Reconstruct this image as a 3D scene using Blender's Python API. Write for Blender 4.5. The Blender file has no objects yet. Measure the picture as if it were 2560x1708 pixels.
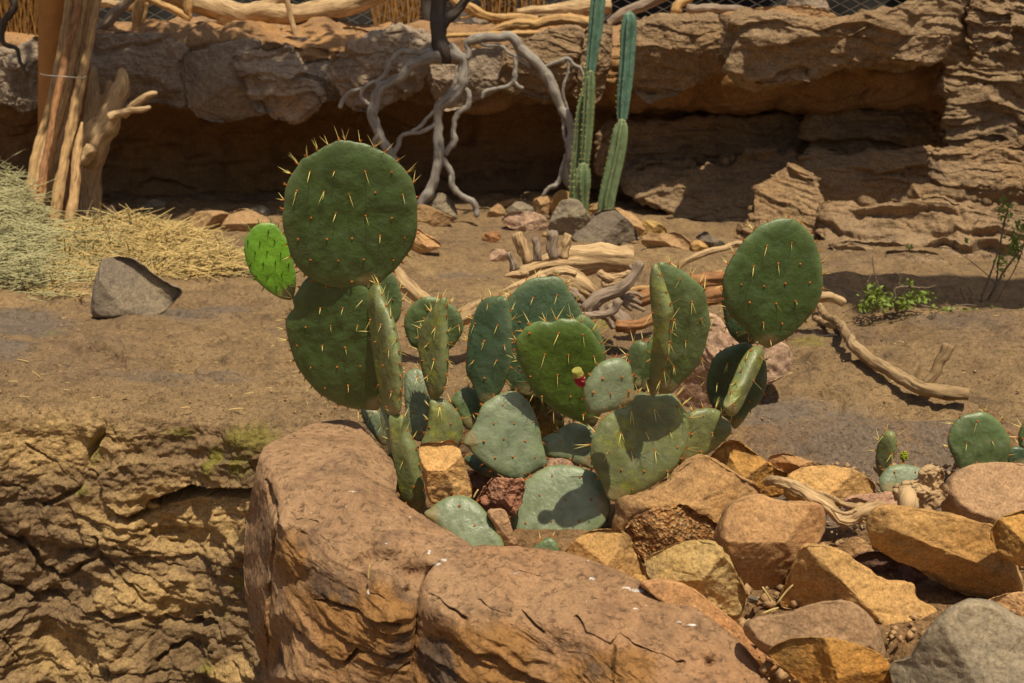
import bpy, math, random
import numpy as np
from mathutils import Vector
R = math.radians
sc = bpy.context.scene
COL = sc.collection
# ---------------------------------------------------------------- camera, sky, sun, exposure
CAMZ = 0.65; PITCH = R(13.0); LENS = 40.0
F = LENS/36.0*2560.0
cam_d = bpy.data.cameras.new('camera'); cam = bpy.data.objects.new('camera', cam_d); COL.objects.link(cam)
cam.location = (0, 0, CAMZ); cam.rotation_euler = (R(90)-PITCH, 0, 0)
cam_d.lens = LENS; cam_d.sensor_width = 36; cam_d.clip_start = .05; cam_d.clip_end = 200
cam_d.dof.use_dof = True; cam_d.dof.focus_distance = 1.78; cam_d.dof.aperture_fstop = 10
sc.camera = cam
SUNDIR = Vector((0.17, -0.40, 1.0)).normalized()
w = bpy.data.worlds.new('World'); sc.world = w; w.use_nodes = True
nt = w.node_tree; bg = nt.nodes['Background']
sky = nt.nodes.new('ShaderNodeTexSky'); sky.sky_type = 'NISHITA'; sky.sun_disc = False
sky.dust_density = 4.0; sky.ozone_density = .3; sky.sun_elevation = math.asin(SUNDIR.z); sky.sun_rotation = math.atan2(SUNDIR.x, SUNDIR.y)
nt.links.new(sky.outputs[0], bg.inputs[0]); bg.inputs[1].default_value = 0.07
sl = bpy.data.lights.new('sun', 'SUN'); sl.energy = 4.95; sl.angle = R(0.6); sl.color = (1, .89, .69)
so = bpy.data.objects.new('sun', sl); COL.objects.link(so)
so.rotation_euler = SUNDIR.to_track_quat('Z', 'Y').to_euler()
sc.view_settings.view_transform = 'Standard'; sc.view_settings.look = 'None'
sc.view_settings.exposure = -0.1; sc.view_settings.gamma = 1; sc.view_settings.use_curve_mapping = False

# ---------------------------------------------------------------- photo crops -> photo pixels
CR = {'V': (0, 0, 2560/2350), 'A': (0, 0, 900/2350), 'B': (800, 0, 900/2350), 'C': (1660, 0, 900/2350),
      'D': (0, 550, 900/2350), 'E': (1660, 550, 900/2350), 'F': (600, 320, 600/2350), 'G': (650, 650, 600/2350),
      'H': (1100, 600, 600/2350), 'I': (1550, 500, 600/2350), 'J': (900, 950, 600/2091), 'K': (1350, 850, 600/2091),
      'L': (1360, 1108, 1200/2350), 'M': (0, 1000, 900/1993), 'N': (600, 1108, 1100/2350), 'O': (1860, 980, 700/2350)}
def cv(c, pts):
    x0, y0, s = CR[c]
    a = np.array([p[:2] for p in pts], float)
    return a*s+np.array([x0, y0])
CP, SP = math.cos(PITCH), math.sin(PITCH)
def rays(px, py):
    dx = (np.asarray(px, float)-1280)/F; dy = (854-np.asarray(py, float))/F
    return np.stack([dx, CP+dy*SP, -SP+dy*CP], -1)
def at(px, py, Y):
    d = rays(px, py); return np.array([0, 0, CAMZ])+d*(np.asarray(Y)/d[..., 1])[..., None]
def proj(P):
    q = P-np.array([0, 0, CAMZ]); fw = q[:, 1]*CP-q[:, 2]*SP; up = q[:, 1]*SP+q[:, 2]*CP
    return 1280+F*q[:, 0]/fw, 854-F*up/fw
# ---------------------------------------------------------------- noise
def _h(ix, iy, iz, s):
    n = (ix.astype(np.int64)*73856093) ^ (iy.astype(np.int64)*19349663) ^ (iz.astype(np.int64)*83492791) ^ (s*2654435761)
    n = (n ^ (n >> 13)) & 0xffffffff
    n = (n*1274126177) & 0xffffffff
    n = (n ^ (n >> 16)) & 0xffffffff
    n = (n*2246822519) & 0xffffffff
    return ((n ^ (n >> 15)) & 0xffffff)/float(0xffffff)
def vnoise(p, s=0):
    i = np.floor(p).astype(np.int64); f = p-i; f = f*f*f*(f*(f*6-15)+10)
    r = 0
    for a in (0, 1):
        for b in (0, 1):
            for c in (0, 1):
                wgt = (f[:, 0] if a else 1-f[:, 0])*(f[:, 1] if b else 1-f[:, 1])*(f[:, 2] if c else 1-f[:, 2])
                r = r+wgt*_h(i[:, 0]+a, i[:, 1]+b, i[:, 2]+c, s)
    return r*2-1
def fbm(p, o=4, s=0, g=.5):
    r = 0; a = 1.; t = 0
    for k in range(o):
        r = r+a*vnoise(p*(2.03**k)+17.3*k, s+k); t += a; a *= g
    return r/t
def ridged(p, o=4, s=0, g=.5):
    r = 0; a = 1.; t = 0
    for k in range(o):
        r = r+a*(1-2*np.abs(vnoise(p*(2.03**k)+11.7*k, s+k))); t += a; a *= g
    return r/t
def voro(p, s=0):
    i = np.floor(p).astype(np.int64); f1 = np.full(len(p), 9.); f2 = np.full(len(p), 9.); cid = np.zeros(len(p))
    for a in (-1, 0, 1):
        for b in (-1, 0, 1):
            for c in (-1, 0, 1):
                x, y, z = i[:, 0]+a, i[:, 1]+b, i[:, 2]+c
                q = np.stack([x+_h(x, y, z, s), y+_h(x, y, z, s+1), z+_h(x, y, z, s+2)], -1)
                d = np.linalg.norm(q-p, axis=1); hv = _h(x, y, z, s+3)
                m = d < f1
                f2 = np.where(m, f1, np.minimum(f2, d)); cid = np.where(m, hv, cid); f1 = np.where(m, d, f1)
    return f1, f2, cid
def sstep(a, b, x):
    t = np.clip((x-a)/(b-a), 0, 1); return t*t*(3-2*t)
def seg_dist(px, py, pl):
    best = np.full(px.shape, 1e9)
    for (x0, y0), (x1, y1) in zip(pl[:-1], pl[1:]):
        dx, dy = x1-x0, y1-y0; L = dx*dx+dy*dy+1e-9
        t = np.clip(((px-x0)*dx+(py-y0)*dy)/L, 0, 1)
        best = np.minimum(best, np.hypot(px-x0-t*dx, py-y0-t*dy))
    return best
def inside(px, py, poly):
    r = np.zeros(px.shape, bool); n = len(poly)
    for i in range(n):
        x0, y0 = poly[i]; x1, y1 = poly[(i+1) % n]
        if y0 == y1: continue
        c = ((y0 > py) != (y1 > py)) & (px < (x1-x0)*(py-y0)/(y1-y0)+x0)
        r ^= c
    return r
def layers(q, fz, seed, wob=1.6, lean=0.):
    t = q[:, 2]*fz+fbm(q*np.array([1.7, 1.7, 1.7]), 3, seed)*wob+fbm(q*9, 3, seed+3)*.35+q[:, 0]*lean
    k = np.floor(t); fr = t-k; z0 = np.zeros_like(k)
    amp = .25+.9*_h(k.astype(np.int64), z0.astype(np.int64), z0.astype(np.int64), seed)
    brk = sstep(-.35, .25, fbm(q*np.array([5, 5, 3])+k[:, None]*3.7, 3, seed+7))
    return amp*brk*((1-fr)*sstep(0, .10, fr)+0.0)
def spline(pts, n, closed=True, cols=None):
    P = np.asarray(pts, float); m = len(P)
    out = []
    segs = m if closed else m-1
    for i in range(segs):
        if closed: a, b, c, d = P[(i-1) % m], P[i], P[(i+1) % m], P[(i+2) % m]
        else: a, b, c, d = P[max(i-1, 0)], P[i], P[i+1], P[min(i+2, m-1)]
        for t in np.linspace(0, 1, 12, endpoint=False):
            out.append(.5*((2*b)+(c-a)*t+(2*a-5*b+4*c-d)*t*t+(3*b-a-3*c+d)*t**3))
    out = np.array(out if closed else out+[P[-1]])
    q = np.vstack([out, out[:1]]) if closed else out
    L = np.r_[0, np.cumsum(np.linalg.norm(np.diff(q[:, :2] if P.shape[1] == 2 or closed else q[:, :3], axis=0), axis=1))]
    u = np.linspace(0, L[-1], n, endpoint=not closed)
    return np.stack([np.interp(u, L, q[:, k]) for k in range(q.shape[1])], -1)
# ---------------------------------------------------------------- objects
def mesh_obj(name, V, Fc, mat, parent=None, base=None, smooth=True, attrs=None, uv=None, mats=None, fm=None):
    V = np.asarray(V, float)
    if base is None: base = parent['_b'] if parent is not None else (V[:, 0].mean(), V[:, 1].mean(), V[:, 2].min())
    base = np.array(base, float)
    me = bpy.data.meshes.new(name)
    Fc = Fc if isinstance(Fc, list) else np.asarray(Fc)
    if isinstance(Fc, list):
        me.from_pydata([tuple(v) for v in V-base], [], [tuple(f) for f in Fc])
    else:
        k = Fc.shape[1]; me.vertices.add(len(V)); me.vertices.foreach_set('co', (V-base).astype(np.float32).ravel())
        me.loops.add(Fc.size); me.loops.foreach_set('vertex_index', Fc.astype(np.int32).ravel())
        me.polygons.add(len(Fc)); me.polygons.foreach_set('loop_start', np.arange(0, Fc.size, k, dtype=np.int32))
        me.update(calc_edges=True); me.validate()
    if smooth: me.polygons.foreach_set('use_smooth', np.ones(len(me.polygons), bool))
    for m in (mats or [mat]): me.materials.append(m)
    if fm is not None: me.polygons.foreach_set('material_index', np.asarray(fm, np.int32))
    if attrs:
        for an, av in attrs.items():
            a = me.attributes.new(an, 'FLOAT_COLOR', 'POINT'); c = np.ones((len(V), 4), np.float32); c[:, :3] = av
            a.data.foreach_set('color', c.ravel())
    if uv is not None:
        ul = me.uv_layers.new(name='uv'); li = np.empty(len(me.loops), np.int32); me.loops.foreach_get('vertex_index', li)
        ul.data.foreach_set('uv', np.asarray(uv, np.float32)[li].ravel())
    if isinstance(Fc, list) and len(Fc) > 8:
        import bmesh
        bm = bmesh.new(); bm.from_mesh(me); bmesh.ops.recalc_face_normals(bm, faces=bm.faces); bm.to_mesh(me); bm.free()
    o = bpy.data.objects.new(name, me); COL.objects.link(o)
    if parent is None: o.location = base; o['_b'] = tuple(base)
    else: o.parent = parent; o.location = Vector(base)-Vector(parent['_b']); o['_b'] = tuple(base)
    return o
def thing(name, label, cat, base, group=None):
    o = bpy.data.objects.new(name, None); COL.objects.link(o); o.location = base; o['_b'] = tuple(float(v) for v in base)
    o.empty_display_size = .05
    return tag(o, label, cat, group)
def tag(o, label, cat, group=None, kind=None):
    o['label'] = label; o['category'] = cat
    if group: o['group'] = group
    if kind: o['kind'] = kind
    return o
def vnormals(V, Fq):
    a = V[Fq[:, 2]]-V[Fq[:, 0]]; b = V[Fq[:, 3 if Fq.shape[1] == 4 else 1]]-V[Fq[:, 1 if Fq.shape[1] == 4 else 0]]
    n = np.cross(a, b); N = np.zeros_like(V)
    for k in range(Fq.shape[1]): np.add.at(N, Fq[:, k], n)
    return N/(np.linalg.norm(N, axis=1)[:, None]+1e-12)
def grid_faces(nr, nc, wrap=False):
    i = np.arange(nr-1)[:, None]; j = np.arange(nc if wrap else nc-1)[None]
    j2 = (j+1) % nc
    return np.stack([i*nc+j, i*nc+j2, (i+1)*nc+j2, (i+1)*nc+j], -1).reshape(-1, 4)
# ---------------------------------------------------------------- materials
def nodes(name):
    m = bpy.data.materials.new(name); m.use_nodes = True; t = m.node_tree; b = t.nodes['Principled BSDF']
    return m, t, b
class NB:
    def __init__(s, t): s.t = t
    def n(s, ty, **k):
        x = s.t.nodes.new(ty)
        for a, v in k.items(): setattr(x, a, v)
        return x
    def l(s, a, b): s.t.links.new(a, b)
    def noise(s, vec, scale, detail=6, rough=.6, dist=0, w=None):
        x = s.n('ShaderNodeTexNoise'); x.inputs['Scale'].default_value = scale; x.inputs['Detail'].default_value = detail
        x.inputs['Roughness'].default_value = rough; x.inputs['Distortion'].default_value = dist; s.l(vec, x.inputs['Vector']); return x.outputs[0]
    def ramp(s, f, stops):
        x = s.n('ShaderNodeValToRGB'); e = x.color_ramp.elements
        while len(e) < len(stops): e.new(.5)
        for i, (p, c) in enumerate(stops):
            e[i].position = p; e[i].color = tuple(c)+(1,) if hasattr(c, '__len__') else (c, c, c, 1)
        s.l(f, x.inputs[0]); return x.outputs[0]
    def mix(s, f, a, b, mode='MIX'):
        x = s.n('ShaderNodeMix', data_type='RGBA', blend_type=mode)
        for sock, v in ((x.inputs[0], f), (x.inputs[6], a), (x.inputs[7], b)):
            if hasattr(v, 'links'): s.l(v, sock)
            elif hasattr(v, '__len__'): sock.default_value = tuple(v)+(1,)
            else: sock.default_value = v if sock == x.inputs[0] else (v, v, v, 1)
        return x.outputs[2]
    def math(s, op, a, b=0):
        x = s.n('ShaderNodeMath', operation=op)
        for sock, v in ((x.inputs[0], a), (x.inputs[1], b)):
            if hasattr(v, 'links'): s.l(v, sock)
            else: sock.default_value = v
        return x.outputs[0]
    def mapping(s, vec, scale=(1, 1, 1), rot=(0, 0, 0)):
        x = s.n('ShaderNodeMapping'); x.inputs['Scale'].default_value = scale; x.inputs['Rotation'].default_value = rot; s.l(vec, x.inputs[0]); return x.outputs[0]
    def bump(s, h, strength, dist, prev=None):
        x = s.n('ShaderNodeBump'); x.inputs['Strength'].default_value = strength; x.inputs['Distance'].default_value = dist
        s.l(h, x.inputs['Height'])
        if prev is not None: s.l(prev, x.inputs['Normal'])
        return x.outputs[0]
def jcoord(b):
    tc = b.n('ShaderNodeTexCoord'); oi = b.n('ShaderNodeObjectInfo'); a = b.n('ShaderNodeVectorMath', operation='MULTIPLY_ADD')
    b.l(oi.outputs['Random'], a.inputs[0]); a.inputs[1].default_value = (37, 51, 23); b.l(tc.outputs['Object'], a.inputs[2]); return a.outputs[0]
def rock_mat(name, c1, c2, dark, rust=None, sc_=6., grain=220., bump=.6, strata=0., spots=0., attr=False, moss=(.22, .2, .035), grey=(.2, .17, .16), warm=(.45, .24, .09), granular=False, rough=.9, bd=.006, sp_lo=.55):
    m, t, bs = nodes(name); b = NB(t); co = jcoord(b)
    st = b.mapping(co, (1, 1, 5.)) if strata else co
    n1 = b.noise(co, sc_, 8, .62, .4); n2 = b.noise(st, sc_*4, 8, .65, .3); n3 = b.noise(co, grain, 4, .7)
    n4 = b.noise(co, sc_*.55, 4, .55)
    col = b.mix(b.ramp(n1, [(.32, 0), (.68, 1)]), c1, c2)
    if rust: col = b.mix(b.ramp(n4, [(.48, 0), (.68, .85)]), col, rust)
    col = b.mix(b.ramp(n2, [(.28, .75), (.5, 0)]), col, dark)
    if attr:
        pit = b.noise(b.mapping(co, (1, 1.0, 1.6)), 75, 5, .75, .5); col = b.mix(b.ramp(pit, [(.3, .8), (.42, 0)]), col, dark)
        at_ = b.n('ShaderNodeAttribute', attribute_name='mask'); sx = b.n('ShaderNodeSeparateColor'); b.l(at_.outputs['Color'], sx.inputs[0])
        nn = b.noise(co, 32, 9, .8)
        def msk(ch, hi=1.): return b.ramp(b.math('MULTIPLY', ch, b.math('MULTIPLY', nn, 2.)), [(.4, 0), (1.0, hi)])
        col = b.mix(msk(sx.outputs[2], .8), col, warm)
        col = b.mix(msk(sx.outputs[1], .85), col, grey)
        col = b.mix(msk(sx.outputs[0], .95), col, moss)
    n6 = b.noise(co, grain*.28, 5, .7)
    col = b.mix(1., col, b.ramp(n3, [(.28, sp_lo), (.5, 1.), (.72, 2.-sp_lo*1.1)]), 'MULTIPLY')
    col = b.mix(1., col, b.ramp(n6, [(.3, .82), (.7, 1.15)]), 'MULTIPLY')
    if granular:
        v = b.n('ShaderNodeTexVoronoi'); v.inputs['Scale'].default_value = 230; b.l(co, v.inputs['Vector'])
        vc = b.n('ShaderNodeSeparateColor'); b.l(v.outputs['Color'], vc.inputs[0])
        col = b.mix(b.ramp(vc.outputs[0], [(.62, 0), (.7, .6)]), col, (.55, .36, .16))
        col = b.mix(b.ramp(vc.outputs[1], [(.7, 0), (.76, .6)]), col, (.08, .05, .03))
    if spots:
        a2 = b.n('ShaderNodeAttribute', attribute_name='stain'); s2 = b.n('ShaderNodeSeparateColor'); b.l(a2.outputs['Color'], s2.inputs[0])
        wm = b.ramp(b.math('MULTIPLY', s2.outputs[0], b.noise(co, 130, 6, .8)), [(.4, 0), (.52, .85)]); col = b.mix(wm, col, (.7, .68, .64))
        n5 = b.noise(co, 17, 5, .7); col = b.mix(b.ramp(n5, [(.7, 0), (.76, spots)]), col, (.6, .55, .5))
    oi = b.n('ShaderNodeObjectInfo'); hs = b.n('ShaderNodeHueSaturation'); b.l(b.math('ADD', b.math('MULTIPLY', oi.outputs['Random'], 0.0 if (attr or strata) else .3), 1.0 if (attr or strata) else .82), hs.inputs['Value']); b.l(col, hs.inputs['Color']); col = hs.outputs[0]
    b.l(col, bs.inputs['Base Color']); bs.inputs['Roughness'].default_value = rough
    bs.inputs['Specular IOR Level'].default_value = .25
    vo = b.n('ShaderNodeTexVoronoi', feature='DISTANCE_TO_EDGE'); vo.inputs['Scale'].default_value = sc_*1.6
    wv = b.mix(.12, st, b.n('ShaderNodeTexNoise').outputs[1]); 
    nz = b.n('ShaderNodeTexNoise'); nz.inputs['Scale'].default_value = sc_*1.5; nz.inputs['Detail'].default_value = 5; b.l(co, nz.inputs['Vector'])
    wv = b.mix(.25, st, nz.outputs[1]); b.l(wv, vo.inputs['Vector'])
    crack = b.ramp(vo.outputs['Distance'], [(0, 0), (.025, 1)])
    h1 = b.bump(n1, bump, bd*3); h2 = b.bump(n2, bump, bd, h1); h3 = b.bump(n3, bump*.8, bd*.22, h2)
    h4 = b.bump(crack, bump*.12, bd*.5, h3)
    if attr: h4 = b.bump(b.ramp(pit, [(.28, 0), (.45, 1)]), .7, .004, h4)
    if granular: h4 = b.bump(v.outputs['Distance'], .8, .004, h4)
    b.l(h4, bs.inputs['Normal'])
    return m
def wood_mat(name, c1, c2, dark, bump=.5, rough=.75, bark=0):
    m, t, bs = nodes(name); b = NB(t)
    tc = b.n('ShaderNodeTexCoord'); co = b.mapping(tc.outputs['UV'], (1, 1, 1)); ob = jcoord(b)
    g = b.noise(b.mapping(tc.outputs['UV'], (18, 140 if not bark else 60, 1)), 1, 8, .65, .6)
    g2 = b.noise(ob, 9, 6, .6); g3 = b.noise(b.mapping(tc.outputs['UV'], (5, 30, 1)), 1, 5, .6, 1.)
    col = b.mix(b.ramp(g2, [(.35, 0), (.65, 1)]), c1, c2)
    col = b.mix(b.ramp(g3, [(.52, 0), (.68, .7)]), col, dark)
    col = b.mix(b.ramp(g, [(.34, .9), (.52, 0)]), col, dark)
    b.l(col, bs.inputs['Base Color']); bs.inputs['Roughness'].default_value = rough; bs.inputs['Specular IOR Level'].default_value = .25
    b.l(b.bump(g, bump, .004, b.bump(g3, bump, .008)), bs.inputs['Normal'])
    return m
def pad_mat(name, c1, c2, bloom, bl=.35, trans=0., scar=.5, yel=0.):
    m, t, bs = nodes(name); b = NB(t); co = jcoord(b)
    n1 = b.noise(co, 14, 5, .6); n2 = b.noise(co, 45, 6, .6, .3); n3 = b.noise(co, 420, 3, .6)
    n4 = b.noise(co, 30, 7, .7); n5 = b.noise(b.mapping(co, (3, 3, 1)), 90, 4, .6)
    col = b.mix(b.ramp(n1, [(.35, 0), (.65, 1)]), c1, c2)
    col = b.mix(b.math('MULTIPLY', b.ramp(n2, [(.35, 0), (.7, 1)]), bl), col, bloom)
    if yel: col = b.mix(b.ramp(n4, [(.52, 0), (.68, yel)]), col, (.32, .33, .03))
    if scar: col = b.mix(b.ramp(b.noise(co, 75, 6, .75), [(.69, 0), (.74, scar)]), col, (.4, .27, .14))
    col = b.mix(b.ramp(n3, [(.7, 0), (.76, .5)]), col, (.5, .5, .38))
    b.l(col, bs.inputs['Base Color'])
    b.l(b.ramp(n2, [(.3, .34), (.7, .5)]), bs.inputs['Roughness'])
    bs.inputs['Specular IOR Level'].default_value = .5
    bs.inputs['Subsurface Weight'].default_value = .12+trans*.3; bs.inputs['Subsurface Radius'].default_value = (.3, .8, .1); bs.inputs['Subsurface Scale'].default_value = .012
    at_ = b.n('ShaderNodeAttribute', attribute_name='mask'); sx = b.n('ShaderNodeSeparateColor'); b.l(at_.outputs['Color'], sx.inputs[0])
    col = b.mix(b.ramp(b.math('MULTIPLY', sx.outputs[0], b.math('ADD', n4, .5)), [(.3, 0), (.8, .8)]), col, (.3, .22, .1)); col = b.mix(b.math('MULTIPLY', sx.outputs[1], .45), col, (.2, .25, .1))
    dk = b.noise(co, 24, 7, .7, .8); col = b.mix(1., col, b.ramp(dk, [(.35, .72), (.6, 1.1)]), 'MULTIPLY'); b.l(col, bs.inputs['Base Color'])
    b.l(b.bump(n5, .1, .001, b.bump(n2, .4, .004, b.bump(dk, .28, .006, b.bump(n1, .5, .012)))), bs.inputs['Normal'])
    return m
def flat_mat(name, c, rough=.6, var=.25, scale=60, spec=.3):
    m, t, bs = nodes(name); b = NB(t); co = jcoord(b)
    n = b.noise(co, scale, 3, .6); col = b.mix(b.ramp(n, [(.3, 1-var), (.7, 1+var)]), c, c)
    x = b.mix(1., c, b.ramp(n, [(.3, 1-var), (.7, 1.)]), 'MULTIPLY')
    b.l(x, bs.inputs['Base Color']); bs.inputs['Roughness'].default_value = rough; bs.inputs['Specular IOR Level'].default_value = spec
    return m
MT = {}
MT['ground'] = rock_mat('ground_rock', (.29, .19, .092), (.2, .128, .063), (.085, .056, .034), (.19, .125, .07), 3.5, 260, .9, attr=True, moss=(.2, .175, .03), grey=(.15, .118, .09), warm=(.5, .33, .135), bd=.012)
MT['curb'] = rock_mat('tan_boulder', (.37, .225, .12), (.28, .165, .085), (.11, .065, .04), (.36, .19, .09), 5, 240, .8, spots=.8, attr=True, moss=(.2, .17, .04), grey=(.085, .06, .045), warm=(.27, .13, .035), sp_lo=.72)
MT['orange'] = rock_mat('orange_stone', (.58, .34, .13), (.47, .27, .09), (.2, .12, .05), (.54, .26, .07), 7, 260, .65)
MT['orange2'] = rock_mat('rusty_stone', (.54, .29, .08), (.42, .22, .06), (.16, .09, .03), (.56, .24, .045), 9, 240, .9)
MT['salmon'] = rock_mat('salmon_stone', (.54, .31, .14), (.46, .25, .1), (.24, .14, .07), (.52, .22, .09), 7, 260, .5)
MT['ochre'] = rock_mat('ochre_stone', (.6, .42, .18), (.48, .31, .11), (.17, .12, .07), (.5, .29, .07), 9, 240, .8)
MT['brown'] = rock_mat('brown_stone', (.4, .24, .11), (.33, .19, .08), (.15, .09, .045), (.45, .24, .08), 6, 260, .7)
MT['smooth'] = rock_mat('smooth_tan_stone', (.45, .28, .15), (.38, .23, .12), (.22, .14, .08), (.48, .27, .12), 5, 260, .4)
MT['grey'] = rock_mat('grey_stone', (.33, .26, .165), (.22, .18, .13), (.12, .1, .075), (.36, .28, .15), 8, 240, .6)
MT['bluegrey'] = rock_mat('blue_grey_stone', (.25, .195, .135), (.2, .16, .115), (.13, .105, .08), (.34, .26, .15), 8, 240, .6)
MT['pink'] = rock_mat('pink_granite', (.52, .35, .23), (.45, .28, .18), (.2, .12, .09), (.4, .22, .13), 8, 200, .5)
MT['gran'] = rock_mat('coarse_conglomerate', (.42, .22, .07), (.36, .17, .05), (.14, .07, .03), (.32, .1, .04), 10, 200, .7, granular=True)
MT['redrough'] = rock_mat('rough_red_stone', (.36, .15, .08), (.3, .14, .07), (.1, .05, .03), (.4, .2, .12), 14, 200, .9)
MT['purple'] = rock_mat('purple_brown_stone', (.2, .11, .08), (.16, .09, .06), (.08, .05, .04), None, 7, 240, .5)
MT['sand'] = rock_mat('sandy_stone', (.46, .29, .14), (.4, .24, .11), (.25, .16, .09), None, 6, 240, .4)
MT['mossrock'] = rock_mat('mossy_stone', (.28, .2, .08), (.24, .2, .05), (.12, .08, .04), (.26, .26, .04), 14, 240, .8)
MT['wall'] = rock_mat('wall_rock', (.33, .225, .128), (.25, .165, .09), (.1, .065, .04), (.31, .19, .09), 2.2, 130, 1., strata=1, bd=.014)
MT['wallgrey'] = rock_mat('grey_wall_rock', (.36, .28, .2), (.27, .205, .145), (.13, .09, .065), (.36, .22, .12), 2.2, 130, 1., bd=.014)
MT['recess'] = rock_mat('dark_brown_wall_rock', (.34, .2, .1), (.25, .145, .07), (.12, .065, .035), (.38, .2, .07), 1.8, 130, 1., bd=.014)
MT['drift'] = wood_mat('driftwood', (.6, .42, .22), (.47, .31, .16), (.2, .12, .055))
MT['driftgrey'] = wood_mat('grey_driftwood', (.36, .27, .19), (.28, .21, .15), (.13, .09, .06))
MT['red'] = wood_mat('red_brown_log', (.38, .18, .07), (.3, .15, .07), (.14, .07, .03), bark=1)
MT['deadgrey'] = wood_mat('grey_dead_wood', (.36, .32, .27), (.28, .25, .21), (.12, .1, .085), .3)
MT['brownwood'] = wood_mat('brown_branch_wood', (.42, .29, .15), (.32, .21, .1), (.14, .085, .045))
MT['trunkdark'] = wood_mat('dark_trunk', (.09, .07, .055), (.07, .055, .045), (.04, .03, .025), .5)
MT['rib'] = wood_mat('dry_cactus_rib_wood', (.58, .37, .16), (.5, .31, .14), (.17, .09, .045), .5)
MT['log'] = wood_mat('orange_log', (.6, .37, .14), (.5, .3, .12), (.2, .12, .06), .4)
MT['pole'] = flat_mat('rusty_pole_paint', (.55, .24, .06), .55, .25, 14)
MT['padA'] = pad_mat('dark_green_pad', (.06, .112, .025), (.045, .084, .018), (.1, .142, .06), .4)
MT['padB'] = pad_mat('mid_green_pad', (.1, .15, .045), (.078, .12, .04), (.17, .205, .11), .5)
MT['padP'] = pad_mat('pale_grey_green_pad', (.185, .225, .12), (.145, .19, .1), (.26, .3, .19), .55, scar=.8)
MT['padO'] = pad_mat('olive_pad', (.15, .165, .05), (.12, .14, .05), (.23, .23, .12), .5, scar=.8, yel=.7)
MT['padG'] = pad_mat('fresh_green_pad', (.085, .155, .018), (.07, .13, .016), (.11, .17, .04), .25)
MT['padY'] = pad_mat('young_bright_pad', (.16, .36, .02), (.12, .3, .014), (.24, .42, .04), .3, trans=1, scar=0)
MT['padD'] = pad_mat('shaded_blue_green_pad', (.05, .09, .036), (.042, .078, .036), (.09, .125, .08), .35)  # darker, bluer green for shaded pads; the shade is in the colour
MT['spine'] = flat_mat('yellow_spine', (.8, .66, .2), .45, .2)
MT['areole'] = flat_mat('brown_areole', (.5, .16, .03), .9, .4, 300)
MT['greenspine'] = flat_mat('green_leaflet', (.1, .25, .02), .6)
MT['fruit'] = flat_mat('red_fruit_skin', (.3, .01, .04), .45, .35, 90)
MT['fruittop'] = flat_mat('green_fruit_top', (.36, .34, .07), .7, .3, 200)
MT['col'] = pad_mat('blue_green_column', (.1, .2, .135), (.08, .17, .11), (.2, .31, .24), .5, scar=.3)
MT['colg'] = pad_mat('green_column', (.15, .21, .09), (.12, .18, .08), (.26, .3, .16), .5, scar=.6)
MT['straw'] = flat_mat('straw', (.7, .51, .2), .7, .45, 25)
MT['strawd'] = flat_mat('shaded_straw', (.22, .15, .06), .8, .6, 60)  # darker straw: shade between the blades put into the colour
MT['strawg'] = flat_mat('greenish_straw', (.52, .48, .24), .7, .45, 25)
MT['reed'] = flat_mat('dry_reed', (.4, .2, .05), .8, .5, 30)
MT['wire'] = flat_mat('fence_wire', (.4, .36, .3), .5, .2); MT['wire'].node_tree.nodes['Principled BSDF'].inputs['Metallic'].default_value = .4
MT['soil'] = rock_mat('planter_soil', (.27, .16, .075), (.2, .115, .05), (.09, .05, .025), None, 12, 180, 1., attr=True, grey=(.155, .12, .09))
MT['leaf'] = flat_mat('small_yellow_green_leaf', (.2, .27, .04), .6, .3)
MT['twig'] = wood_mat('thin_twig', (.22, .16, .1), (.17, .12, .08), (.1, .07, .05))
MT['bud'] = flat_mat('yellow_bud', (.32, .36, .02), .7, .3, 300)
MT['backdark'] = flat_mat('shade_backdrop', (.035, .03, .025), .95, .5, 3)  # near-black colour stands in for the shade beyond the wire
# ---------------------------------------------------------------- ground
def zg(x, Y):
    x = np.asarray(x, float); Y = np.asarray(Y, float)
    z = .08*sstep(3.3, 4.9, Y)
    xb, Yb_ = np.broadcast_arrays(x, Y); qq = np.stack([xb.ravel()*1.6, Yb_.ravel()*4.5, np.zeros(xb.size)], -1)
    z = z+(fbm(qq, 4, 21)*.06).reshape(xb.shape)*sstep(2.1, 2.5, Y)
    z = z+.05*np.exp(-((x+1.25)/.6)**2)*np.exp(-(np.minimum(Y-2.95, 0)/.5)**2)*np.exp(-(np.maximum(Y-2.95, 0)/.12)**2)
    z = z+.085*np.exp(-((x-1.35)/.6)**2)*np.exp(-(np.minimum(Y-2.75, 0)/.42)**2)*np.exp(-(np.maximum(Y-2.75, 0)/.16)**2)
    z = z-.03*np.exp(-((x-.8)/.5)**2)*np.exp(-((Y-2.2)/.12)**2)
    return z
def gY(px, py, dz=0.):
    Y = 3.0
    for _ in range(40):
        d = rays(px, py); z = zg(d[0]/d[1]*Y, Y)+dz
        Yn = (z-CAMZ)/(d[2]/d[1]) if d[2] < -1e-4 else 6.
        Y = .5*Y+.5*min(max(Yn, .8), 6.5)
    return float(Y)
def ontop(c, lst, dz=.015):
    P = cv(c, lst); return [(p[0], p[1], p[2], gY(P[i, 0], P[i, 1], dz)) for i, p in enumerate(lst)]
def blobs(px, py, lst):
    m = np.zeros(px.shape)
    for c, x, y, rx, ry, a in lst:
        X, Yy = cv(c, [(x, y)])[0]; s = CR[c][2]
        m = np.maximum(m, a*np.exp(-(((px-X)/(rx*s))**2+((py-Yy)/(ry*s))**2)))
    return m
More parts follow.
